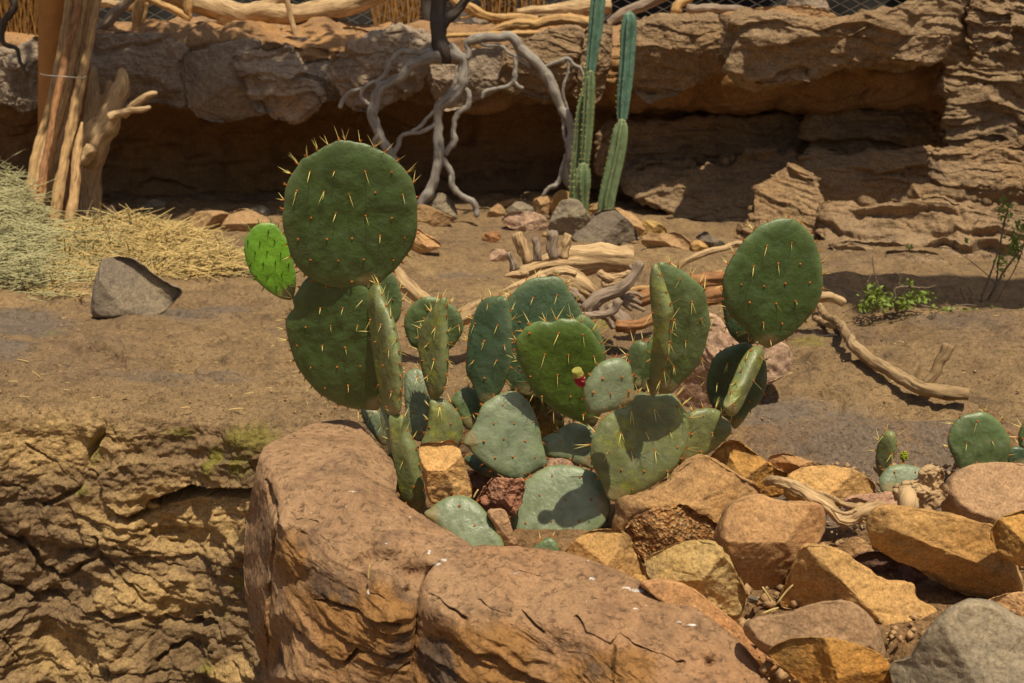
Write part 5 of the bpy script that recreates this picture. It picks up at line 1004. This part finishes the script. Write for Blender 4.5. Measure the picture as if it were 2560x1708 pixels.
pad(P3, 'padD', 'K', [(1720, 38), (1800, 22), (1900, 90), (1960, 170), (1980, 300), (1957, 450), (1900, 560), (1830, 612), (1760, 722), (1690, 772), (1640, 700), (1560, 640), (1500, 580), (1462, 480), (1450, 380), (1470, 260), (1520, 150), (1610, 80)], 1.80, .1, -.1, .010, base=('K', 1690, 770), sp=.7, label='blue-green pad in the shade of the oval one')
pad(P3, 'padA', 'I', [(1580, 172), (1680, 180), (1760, 225), (1840, 300), (1900, 400), (1945, 520), (1975, 680), (1982, 830), (1962, 960), (1900, 1080), (1800, 1200), (1680, 1320), (1560, 1400), (1450, 1450), (1380, 1420), (1300, 1350), (1180, 1230), (1080, 1120), (1030, 1000), (1005, 860), (1025, 720), (1080, 590), (1150, 480), (1240, 370), (1350, 270), (1470, 200)], 1.74, .12, -.12, .011, base=('I', 1420, 1440), gap=.036, sp=.8, label='oval dark green pad at the upper right')
pad(P3, 'padD', 'I', [(1000, 900), (1010, 1080), (1050, 1270), (1130, 1372), (1220, 1425), (1320, 1400), (1450, 1250), (1450, 900), (1250, 750), (1080, 760)], 1.82, 0, 0, .009, sp=.3)
pad(P3, 'padP', 'J', [(1480, 850), (1560, 790), (1700, 742), (1880, 753), (2030, 800), (2110, 900), (2170, 1020), (2178, 1120), (2142, 1220), (2060, 1320), (1960, 1380), (1850, 1440), (1700, 1490), (1480, 1490), (1390, 1440), (1340, 1333), (1313, 1180), (1338, 1040), (1400, 920)], 1.70, -.1, .5, .013, base=('J', 2170, 1080), sp=.45, gap=.042, spl_=1.1, label='broad pale pad leaning back in front')
pad(P3, 'padB', 'J', [(1545, 1430), (1600, 1390), (1650, 1372), (1705, 1400), (1738, 1480), (1720, 1600), (1500, 1600), (1480, 1500)], 1.6, 0, .5, .008, sp=.6, gap=.05)
pad(P3, 'padP', 'K', [(160, 790), (250, 728), (350, 728), (450, 760), (490, 850), (470, 1100), (400, 1112), (250, 1060), (120, 1032), (28, 982), (12, 880), (60, 828), (110, 812), (150, 812)], 1.79, 0, .25, .010, sp=.5)
# fruit
def fruit(pl, c, a, b, ra, rb, Y):
    P = at(*cv(c, [a, b]).T, np.array([Y-.01, Y])); rs = np.array([ra, rb])*CR[c][2]*Y/F
    ax = P[1]-P[0]; L = np.linalg.norm(ax); ax /= L; s1 = np.cross(ax, (0, 1., 0)); s1 /= np.linalg.norm(s1); s2 = np.cross(ax, s1)
    prof = [(-.02, .02), (.0, .6), (-.03, .85), (.0, 1.), (.1, 1.03), (.3, 1.12), (.5, 1.15), (.75, 1.0), (.92, .75), (1., .35), (1.01, .01)]
    V, fm = [], []; ns = 28
    for t, r in prof:
        for j in range(ns):
            th = 2*math.pi*j/ns; R2 = (ra*(1-t*.0)+0)*CR[c][2]*Y/F*r*(1+.03*math.cos(th*7))
            V.append(P[0]+ax*L*t+R2*(math.cos(th)*s1+math.sin(th)*s2))
    Fq = grid_faces(len(prof), ns, True)
    fm = [1 if i//ns < 5 else 0 for i in range(len(Fq))]
    o = mesh_obj('fruit', np.array(V), Fq, None, parent=pl.o, mats=[MT['fruit'], MT['fruittop']], fm=fm)
    rng = np.random.RandomState(3); vs, fs, k = [], [], 0
    for _ in range(34):
        t = rng.uniform(.02, .95); th = rng.uniform(0, 6.28); r = np.interp(t, [p[0] for p in prof[3:]], [p[1] for p in prof[3:]])*ra*CR[c][2]*Y/F
        v, f = ball(P[0]+ax*L*t+r*(math.cos(th)*s1+math.sin(th)*s2), .0007, rng); vs += v; fs += [tuple(a_+k for a_ in q) for q in f]; k += len(v)
    mesh_obj('areoles', np.array(vs), fs, MT['spine'], parent=o)
fruit(P3, 'K', (318, 262), (368, 408), 46, 34, 1.588)
for p_ in (P1, P2, P3): p_.finish()
P4 = Plant('small prickly pear with thin upright pad and yellow bud at the right', at(2220, 1235, 1.9))
pad(P4, 'padO', 'O', [(1215, 322), (1262, 350), (1282, 430), (1262, 540), (1212, 640), (1180, 712), (1130, 705), (1108, 600), (1113, 500), (1130, 420), (1160, 350)], 1.92, -.8, 0, .011, sp=1.4, spl_=1.2, gap=.034)
pad(P4, 'padP', 'O', [(1190, 640), (1280, 612), (1380, 612), (1530, 660), (1480, 740), (1350, 820), (1250, 870), (1170, 850), (1130, 750)], 1.9, 0, .6, .010, sp=.5)
def bud(pl, c, x, y, r, Y):
    s = CR[c][2]; p = at(*cv(c, [(x, y)])[0], Y); rng = np.random.RandomState(5); vs, fs, k = [], [], 0; R0 = r*s*Y/F
    for i in range(60):
        th = rng.uniform(0, 6.28); ph = rng.uniform(-1, 1); q = p+R0*np.array([math.cos(th)*math.sqrt(1-ph*ph), math.sin(th)*math.sqrt(1-ph*ph), ph*1.3])
        v, f = ball(q, R0*.28, rng); vs += v; fs += [tuple(a_+k for a_ in g) for g in f]; k += len(v)
    v, f = ball(p, R0*1.05, rng); vs += v; fs += [tuple(a_+k for a_ in g) for g in f]; k += len(v)
    v, f = spl_needle(p-np.array([0, 0, R0*2.4]), (0, 0, 1), R0*3, R0*.5); vs += v; fs += [tuple(a_+k for a_ in g) for g in f]
    mesh_obj('flower_bud', np.array(vs), fs, MT['bud'], parent=pl.o)
bud(P4, 'O', 1343, 535, 30, 1.92); P4.finish()
P5 = Plant('round padded prickly pear behind the smooth boulder at the right edge', at(2460, 1180, 1.93))
pad(P5, 'padB', 'O', [(1980, 165), (2070, 190), (2160, 270), (2220, 370), (2237, 450), (2212, 570), (2150, 650), (1980, 690), (1830, 660), (1760, 560), (1715, 450), (1713, 370), (1760, 270), (1840, 200)], 1.95, 0, .1, .010, gap=.042, wav=.003, sp=.9)
pad(P5, 'padB', 'O', [(2350, 255), (2420, 250), (2500, 330), (2500, 480), (2350, 475), (2290, 450), (2282, 370), (2310, 300)], 1.95, .1, 0, .010, sp=1.2)
pad(P5, 'padD', 'O', [(2230, 470), (2350, 460), (2480, 500), (2480, 620), (2330, 660), (2220, 620)], 2.0, 0, .2, .010, sp=1.2); P5.finish()
# ---------------------------------------------------------------- column cacti
def column(parent, mat, c, pts, Y, ribs=6, dense=1., name='stem'):
    P, r = tpts(c, pts, Y); RS[0] += 1
    V, Fc, uv, C, T, (A, B, u, rr, th) = tube_geo(P, r, ns=ribs*10, noise=.02, seed=RS[0], rib=ribs, ribd=.32, capr=.9, step=.18)
    o = mesh_obj(name, V, Fc, MT[mat], parent=parent, uv=uv)
    rng = np.random.RandomState(RS[0]); vs, fs, k = [], [], 0; s = 0
    while s < u[-1]:
        i = min(int(s/u[-1]*(len(C)-1)), len(C)-1)
        for q in range(ribs):
            t = 2*math.pi*q/ribs; d = math.cos(t)*A[i]+math.sin(t)*B[i]
            if d[1] > .5: continue
            p = C[i]+d*rr[i]*1.2
            for _ in range(int(4*dense)):
                v, f = spl_needle(p, d+rng.uniform(-.8, .8, 3), rng.uniform(.004, .009), .0007); vs += v; fs += [tuple(a_+k for a_ in g) for g in f]; k += len(v)
        s += .022
    so_ = mesh_obj('spines', np.array(vs), fs, MT['spine'], parent=o, smooth=False); so_['kind'] = 'stuff'
    return o
c1 = thing('column_cactus', 'taller blue-green column cactus whose top leaves the photo, several stems', 'cactus', tuple(at(1440, 530, 4.6)))
column(c1, 'col', 'B', [(1835, -200, 34), (1815, 0, 36), (1800, 160, 36), (1782, 320, 30), (1768, 440, 26), (1765, 480, 20)], 4.5, dense=.5)
column(c1, 'colg', 'B', [(1768, 470, 16), (1762, 540, 27), (1755, 700, 29), (1745, 860, 27), (1735, 1000, 24), (1730, 1100, 18)], 4.45, dense=1)
column(c1, 'colg', 'B', [(1745, 440, 14), (1742, 560, 20), (1712, 700, 26), (1695, 850, 26), (1680, 1000, 26), (1665, 1150, 26), (1662, 1310, 24), (1665, 1400, 18)], 4.5, dense=1)
column(c1, 'colg', 'B', [(1722, 1075, 20), (1718, 1120, 36), (1715, 1200, 40), (1718, 1300, 28), (1722, 1410, 22)], 4.4, dense=1.5)
c2 = thing('column_cactus', 'shorter right column cactus with a blue-green upper and leaning lower joint', 'cactus', tuple(at(1520, 530, 4.6)))
column(c2, 'col', 'B', [(2022, 95, 26), (2018, 150, 37), (2010, 300, 38), (1998, 480, 37), (1982, 640, 34), (1972, 780, 26)], 4.5, dense=.5)
column(c2, 'colg', 'B', [(1975, 785, 16), (1965, 850, 38), (1940, 1000, 44), (1905, 1160, 44), (1875, 1300, 44), (1862, 1400, 40)], 4.48, ribs=5, dense=1.2)
# ---------------------------------------------------------------- straw
def straw():
    rng = np.random.RandomState(2)
    polys = [cv('V', [(-60, 440), (20, 430), (50, 465), (90, 520), (160, 522), (230, 508), (330, 505), (420, 525), (490, 565), (548, 605), (520, 628), (430, 645), (330, 640), (250, 640), (205, 700), (150, 715), (100, 690), (0, 692), (-60, 700)])]
    poly = polys[0]
    def surf(px, py):
        # mound surface: a sheet rising towards the back
        yv = py/CR['V'][2]; t = np.clip((yv-430)/(700-430), 0, 1)
        Y = 4.55-1.2*t
        W = at(px, py, Y); W[:, 2] += fbm(W*9, 4, 2)*.035; return W
    # under-mound
    cols = np.linspace(poly[:, 0].min()-20, poly[:, 0].max(), 90); rows = np.linspace(0, 1, 50); V = []
    for tt in rows:
        for x in cols:
            ys = []
            for (x0, y0), (x1, y1) in zip(poly, np.roll(poly, -1, 0)):
                if (x0 > x) != (x1 > x): ys.append(y0+(x-x0)/(x1-x0)*(y1-y0))
            if len(ys) < 2: ys = [poly[:, 1].mean()]*2
            y0, y1 = min(ys)+14, max(ys)-8; V.append((x, y0+(y1-y0)*tt))
    V = np.array(V); W = surf(V[:, 0], V[:, 1]); W[:, 2] -= .012
    m = mesh_obj('straw_mound', W, grid_faces(50, 90), MT['strawd'], base=(-1.8, 3.8, 0)); tag(m, 'matted straw, darkened as shade, under the loose heap at the left', 'straw', kind='stuff')
    # blades: every blade a bent three-segment strip with thickness
    def blades(n, sel, mat, label, Ls):
        Vs, Fs, k = [], [], 0; c = 0
        while c < n:
            x = rng.uniform(poly[:, 0].min(), poly[:, 0].max()); y = rng.uniform(poly[:, 1].min(), poly[:, 1].max())
            if not inside(np.array([x]), np.array([y]), poly)[0] or not sel(x, y): continue
            c += 1; p = surf(np.array([x]), np.array([y]))[0]; a = rng.uniform(0, 6.28); L = Ls*(.25+1.5*rng.rand()**2)
            d = np.array([math.cos(a), math.sin(a)*.45, rng.uniform(-.35, .4)]); d /= np.linalg.norm(d)
            p = p+np.array([0, 0, rng.uniform(-.015, .02)+(rng.uniform(0, .11) if mat == 'strawg' and x < 110 else 0)]); bnd = rng.uniform(-1.2, 1.2, 3); r = rng.uniform(.0012, .0024)
            s = np.cross(d, (0, 0, 1.)); s /= np.linalg.norm(s)+1e-6; up = np.cross(s, d)
            for i in range(4):
                t = i/3.; q = p+d*L*(t-.5)+bnd*L*.25*(t*(1-t)); w_ = r*(1 if i < 3 else .3)
                Vs += [q-s*w_, q+s*w_, q+up*w_*1.2]
            for i in range(3):
                b0 = k+i*3
                Fs += [(b0, b0+1, b0+4, b0+3), (b0+1, b0+2, b0+5, b0+4), (b0+2, b0, b0+3, b0+5)]
            k += 12
        o = mesh_obj('straw', np.array(Vs), np.array(Fs), MT[mat], base=(-1.8, 3.8, 0), smooth=False); tag(o, label, 'straw', kind='stuff')
    blades(6500, lambda x, y: x > 120+rng.uniform(-150, 150), 'straw', 'loose golden straw heaped on the rock at the left', .15)
    blades(3600, lambda x, y: x < 270+rng.uniform(-80, 120), 'strawg', 'pale greenish straw at the far left of the heap', .15)
straw()
LB = ['short straw near the left edge of the floor, beside the dark stain', 'tiny straw bit in the long dark floor crack', 'bright short chip of straw above the middle floor crack', 'small straw at the start of the second floor crack', 'long straw near the left edge, lowest of that side', 'curved little straw below the middle of the floor cracks', 'longest pale straw lying close to the boulder top', 'thin straw left of the long pale one near the boulder', 'short flat straw under the stained left floor', 'small straw below the first dark crack', 'bent straw just above the middle crack', 'short straw touching the second crack', 'upright-lying bit of straw between the two cracks', 'faint straw angled on the left floor', 'tiny pale straw right of the middle crack', 'thin straw on the upper left floor above the cracks', 'straw standing loose at the front of the heap', 'second loose straw at the front foot of the heap', "straw sticking out of the heap's right front", 'thin straw stuck to the front of the left boulder', 'curved pale straw on the soil among the stones', 'short straw on the soil beside the small pebble', 'dry straw scrap at the foot of the angular orange block', 'dry curled scrap between the tan block and red stone']
def loose():
    rng = np.random.RandomState(12)
    items = [('D', 155, 920, 40, 15), ('D', 395, 950, 16, 5), ('D', 1155, 950, 14, -40), ('D', 815, 975, 14, -30), ('D', 130, 1155, 60, 0), ('D', 820, 1155, 22, -40), ('D', 1540, 1235, 50, -5), ('D', 1210, 1225, 30, -5), ('D', 85, 1055, 30, 0), ('D', 435, 1110, 16, 0), ('D', 1130, 895, 18, -10), ('D', 770, 975, 14, 10), ('D', 660, 990, 14, -70), ('D', 240, 1010, 36, 40), ('D', 1410, 932, 14, 0), ('D', 860, 835, 30, 20), ('D', 360, 580, 36, -70), ('D', 430, 600, 30, -85), ('D', 1370, 390, 36, 60), ('N', 690, 690, 40, -85), ('L', 1180, 740, 60, -50), ('L', 1090, 740, 40, 60), ('L', 1110, 820, 40, -20), ('J', 1010, 990, 40, -60)]
    for i, (c, x, y, l, a) in enumerate(items):
        a = math.radians(a); dx, dy = math.cos(a)*l, math.sin(a)*l; pts = [(x-dx, y-dy), (x+dx*.1+dy*.08, y+dy*.1-dx*.05), (x+dx, y+dy)]
        P = cv(c, pts); Y = gY(*P.mean(0), .012) if c == 'D' else {'N': 1.38, 'L': 1.36, 'J': 1.62}[c]
        Q = at(P[:, 0], P[:, 1], Y); V, Fc, uv, *_ = tube_geo(Q, [.0013, .0015, .001], ns=5, noise=0, step=4)
        o = mesh_obj('straw', V, Fc, MT['straw'], uv=uv); tag(o, LB[i], 'straw', group='loose bits of straw on the rock')
loose()
# ---------------------------------------------------------------- dry reeds and grass at the top
def reeds(label, c, x0, x1, y0, y1, n, Y, mat='reed', lean=.25, r=.003, cat='grass'):
    rng = np.random.RandomState(abs(int(x0))+7); Vs, Fs, k = [], [], 0
    for _ in range(n):
        x = rng.uniform(x0, x1); xb = x+rng.uniform(-1, 1)*lean*(y1-y0); P = cv(c, [(xb, y0), ((x+xb)/2+rng.uniform(-10, 10), (y0+y1)/2), (x, y1)])
        Q = at(P[:, 0], P[:, 1], Y+rng.uniform(-.2, .2)); rr_ = r*rng.uniform(.5, 1.4)
        for i in range(3):
            q = Q[i]; Vs += [q+np.array([-rr_, 0, 0]), q+np.array([rr_, 0, 0]), q+np.array([0, -rr_, 0])]
        for i in range(2):
            b0 = k+i*3; Fs += [(b0, b0+1, b0+4, b0+3), (b0+1, b0+2, b0+5, b0+4), (b0+2, b0, b0+3, b0+5)]
        k += 9
    o = mesh_obj('dry_grass', np.array(Vs), np.array(Fs), MT[mat], smooth=False); tag(o, label, cat, kind='stuff')
reeds('orange dry grass clump at the top left corner', 'A', -60, 260, -100, 300, 420, 5.5)
reeds('hanging dry reeds behind the wire left of the dead tree', 'B', 370, 700, -80, 240, 110, 6.5, r=.006)
reeds('dry brown reeds behind the wire right of the dead tree', 'B', 1050, 1450, -80, 160, 60, 6.3, r=.009, lean=.1)
# ---------------------------------------------------------------- chain link fence
def fence():
    Y0 = 6.15; p = .027; x0, x1, z0, z1 = -3.4, 3.2, .84, 1.32; Vs, Fs, k = [], [], 0
    nx = int((x1-x0)/(2*p)); nz = int((z1-z0)/p); r = .0028
    for i in range(nx):
        xc = x0+i*2*p
        for j in range(nz+1):
            x = xc+(p if (i+j) % 2 else -p)*.97; z = z0+j*p; yy = Y0+(.003 if j % 2 else -.003)
            for a in (0, 2.09, 4.19): Vs.append((x+r*math.cos(a), yy+r*math.sin(a), z))
            if j:
                b0 = k+(j-1)*3
                for a in range(3): Fs.append((b0+a, b0+(a+1) % 3, b0+3+(a+1) % 3, b0+3+a))
        k += 3*(nz+1)
    root = thing('chain_link_fence', 'chain-link wire fence along the top of the rock wall', 'fence', (0, Y0, z0))
    mesh_obj('wire_mesh', np.array(Vs), np.array(Fs), MT['wire'], parent=root, smooth=False)
    for x in (-3.4, 3.2):
        V, Fc, uv, *_ = tube_geo([(x, Y0+.02, .5), (x, Y0+.02, 1.4)], [.02, .02], ns=12, noise=0); mesh_obj('fence_post', V, Fc, MT['wire'], parent=root, uv=uv)
fence()
# ---------------------------------------------------------------- scrubby shrub on the right
def shrub(label, c, stems, clusters, Y, nleaf=260, seed=1):
    root = thing('shrub', label, 'shrub', tuple(at(*cv(c, [stems[0][0][:2]])[0], stems[0][0][3] if len(stems[0][0]) > 3 else Y)))
    tubes('stem', 'twig', c, stems, Y, root, ns=6, noise=.3)
    rng = np.random.RandomState(seed); Vs, Fs, k = [], [], 0; s = CR[c][2]
    for x, y, rx, ry, n in clusters:
        for _ in range(int(n*1.6)):
            a, b = rng.normal(0, .5, 2); P = cv(c, [(x+a*rx, y+b*ry)])[0]; p = at(P[0], P[1], Y+rng.normal(0, .04)); L = rng.uniform(.005, .011)
            u = rng.normal(0, 1, 3); u /= np.linalg.norm(u); v = np.cross(u, rng.normal(0, 1, 3)); v /= np.linalg.norm(v)
            Vs += [p-u*L, p+v*L*.5, p+u*L, p-v*L*.5]; Fs.append((k, k+1, k+2, k+3)); k += 4
    mesh_obj('leaves', np.array(Vs), np.array(Fs), MT['leaf'], parent=root, smooth=False)
shrub('low twiggy shrub with tiny yellow-green leaves at the right', 'E', [[(1520, 610, 8, 3.05), (1510, 520, 8), (1525, 440, 8), (1700, 445, 6), (1770, 430, 4)], [(1420, 530, 6), (1600, 550, 7), (1850, 590, 8), (2050, 635, 8), (2350, 680, 8)], [(1310, 540, 4), (1330, 400, 4), (1370, 340, 3)], [(1490, 560, 4), (1400, 430, 4), (1365, 300, 4), (1365, 230, 3)], [(1530, 450, 4), (1540, 370, 4), (1500, 340, 3)], [(1250, 560, 3), (1200, 590, 3), (1160, 610, 3)], [(1700, 640, 4), (1900, 560, 4), (2040, 560, 3)]],
      [(1380, 500, 90, 70, 150), (1520, 550, 110, 40, 110), (1680, 500, 90, 50, 55), (1300, 570, 60, 20, 30), (1620, 410, 40, 20, 8), (1900, 580, 200, 20, 20), (2150, 640, 150, 20, 14)], 3.05, seed=3)
shrub('tall thin bare-branched shrub against the wall at the right edge', 'E', [[(2030, 690, 10, 3.0), (2090, 580, 9), (2160, 440, 8), (2230, 320, 8), (2300, 230, 7), (2400, 90, 6)], [(2060, 560, 7), (2100, 440, 7), (2150, 300, 6), (2190, 180, 5), (2220, 40, 4), (2260, -120, 4)], [(2170, 430, 6), (2180, 300, 6), (2200, 120, 6), (2230, -40, 5)], [(2000, 600, 4), (1960, 520, 4), (1930, 440, 3)], [(1990, 520, 4), (2010, 480, 4), (1985, 440, 3)], [(2170, 430, 3), (2100, 350, 3), (1900, 200, 2), (1780, 180, 2)], [(2350, 160, 4), (2300, 300, 4), (2180, 520, 3), (2150, 600, 3)]],
      [(2290, 170, 60, 80, 60), (2200, 280, 60, 60, 24), (2330, 60, 60, 90, 50), (2100, 580, 60, 30, 20), (2230, -60, 60, 120, 30), (1600, 170, 30, 20, 5), (1980, 130, 20, 20, 5), (2200, 640, 60, 30, 10)], 3.2, seed=4)
log('thin leafless twig lying on the rock left of the bent branch', 'trunkdark', 'E', [[(960, 720, 4), (1010, 755, 4), (1080, 752, 4), (1130, 752, 3)]], 2.55, name='twig', cat='twig', ns=6)
# ---------------------------------------------------------------- unseen board and boughs added above to throw shade
def light_blocker(label, a, b, wx, hz, mat='driftgrey', name='added_shade_board'):
    a, b = np.array(a, float), np.array(b, float); d = (b-a)*1.; L = np.linalg.norm(d); d /= L; s = np.cross(d, (0, 0, 1.)); s /= np.linalg.norm(s); u = np.cross(s, d)
    n = 12; V = []
    for i in range(n+1):
        p = a+d*L*i/n
        for q, t in ((-.5, -.5), (-.46, .46), (.5, .5), (.46, -.46)): V.append(p+s*wx*(q)+u*hz*t)
    Fc = grid_faces(n+1, 4, True).tolist()+[[0, 1, 2, 3], [4*n+3, 4*n+2, 4*n+1, 4*n]]
    uv = np.zeros((len(V), 2)); uv[:, 0] = np.repeat(np.linspace(0, L, n+1), 4)
    o = mesh_obj(name, np.array(V), [tuple(f) for f in Fc], MT[mat], uv=uv, smooth=False); tag(o, label, 'light_blocker')

def litter():
    rng = np.random.RandomState(77); Vs, Fs, k = [], [], 0
    for _ in range(900):
        if rng.rand() < .75: Y = rng.uniform(2.2, 4.6); x = rng.uniform(-1, 1)*Y*.55; z = float(zg(x, Y))+.012
        else: Y = rng.uniform(1.15, 1.9); x = rng.uniform(.35, .95)*Y*.5; z = -.05
        L = rng.uniform(.004, .022); a = rng.uniform(0, 6.28); v, f = spl_needle(np.array([x, Y, z]), (math.cos(a), math.sin(a), rng.uniform(-.1, .25)), L, rng.uniform(.0005, .0013)); Vs += v; Fs += [tuple(i+k for i in g) for g in f]; k += len(v)
    o = mesh_obj('litter', np.array(Vs), Fs, MT['straw'], base=(0, 3, 0), smooth=False); tag(o, 'tiny straw and twig fragments sprinkled over the rock floor', 'litter', kind='stuff')
litter()
def canopy(label, cx, cy, rx, ry, z, n, seed):
    rng = np.random.RandomState(seed); cl = rng.normal(0, .45, (26, 3))*np.array([rx, ry, .12])+np.array([cx, cy, z]); Vs, Fs, k = [], [], 0
    root = thing('shade_canopy', label, 'tree', (cx, cy, z-.2))
    for _ in range(n):
        p = cl[rng.randint(len(cl))]+rng.normal(0, .11, 3); L = rng.uniform(.03, .06)
        u = rng.normal(0, 1, 3)*np.array([1, 1, .4]); u /= np.linalg.norm(u); v = np.cross(u, rng.normal(0, .4, 3)+np.array([0, 0, 1])); v /= np.linalg.norm(v)
        Vs += [p-u*L, p+v*L*.45, p+u*L, p-v*L*.45]; Fs.append((k, k+1, k+2, k+3)); k += 4
    mesh_obj('foliage', np.array(Vs), np.array(Fs), MT['leaf'], parent=root, smooth=False)
    V, Fc, uv, *_ = tube_geo([(cx-rx, cy, z-.1), (cx, cy+.05, z), (cx+rx, cy, z+.05)], [.04, .04, .02], ns=8); mesh_obj('branch', V, Fc, MT['twig'], parent=root, uv=uv)
# shadow of a point at height h falls at +(-.17,.40)*h
light_blocker('broad unseen board added to shade the right of the yard', (1.42, 2.28, 2.7), (4.2, 2.42, 2.7), .5, .05)  # added out of view to cast the dark band on the ground
canopy('leafy boughs added out of view to shade the left overhang', -1.0, 4.1, 1.15, .5, 2.6, 2600, 1)  # added out of view to dim and dapple the overhang
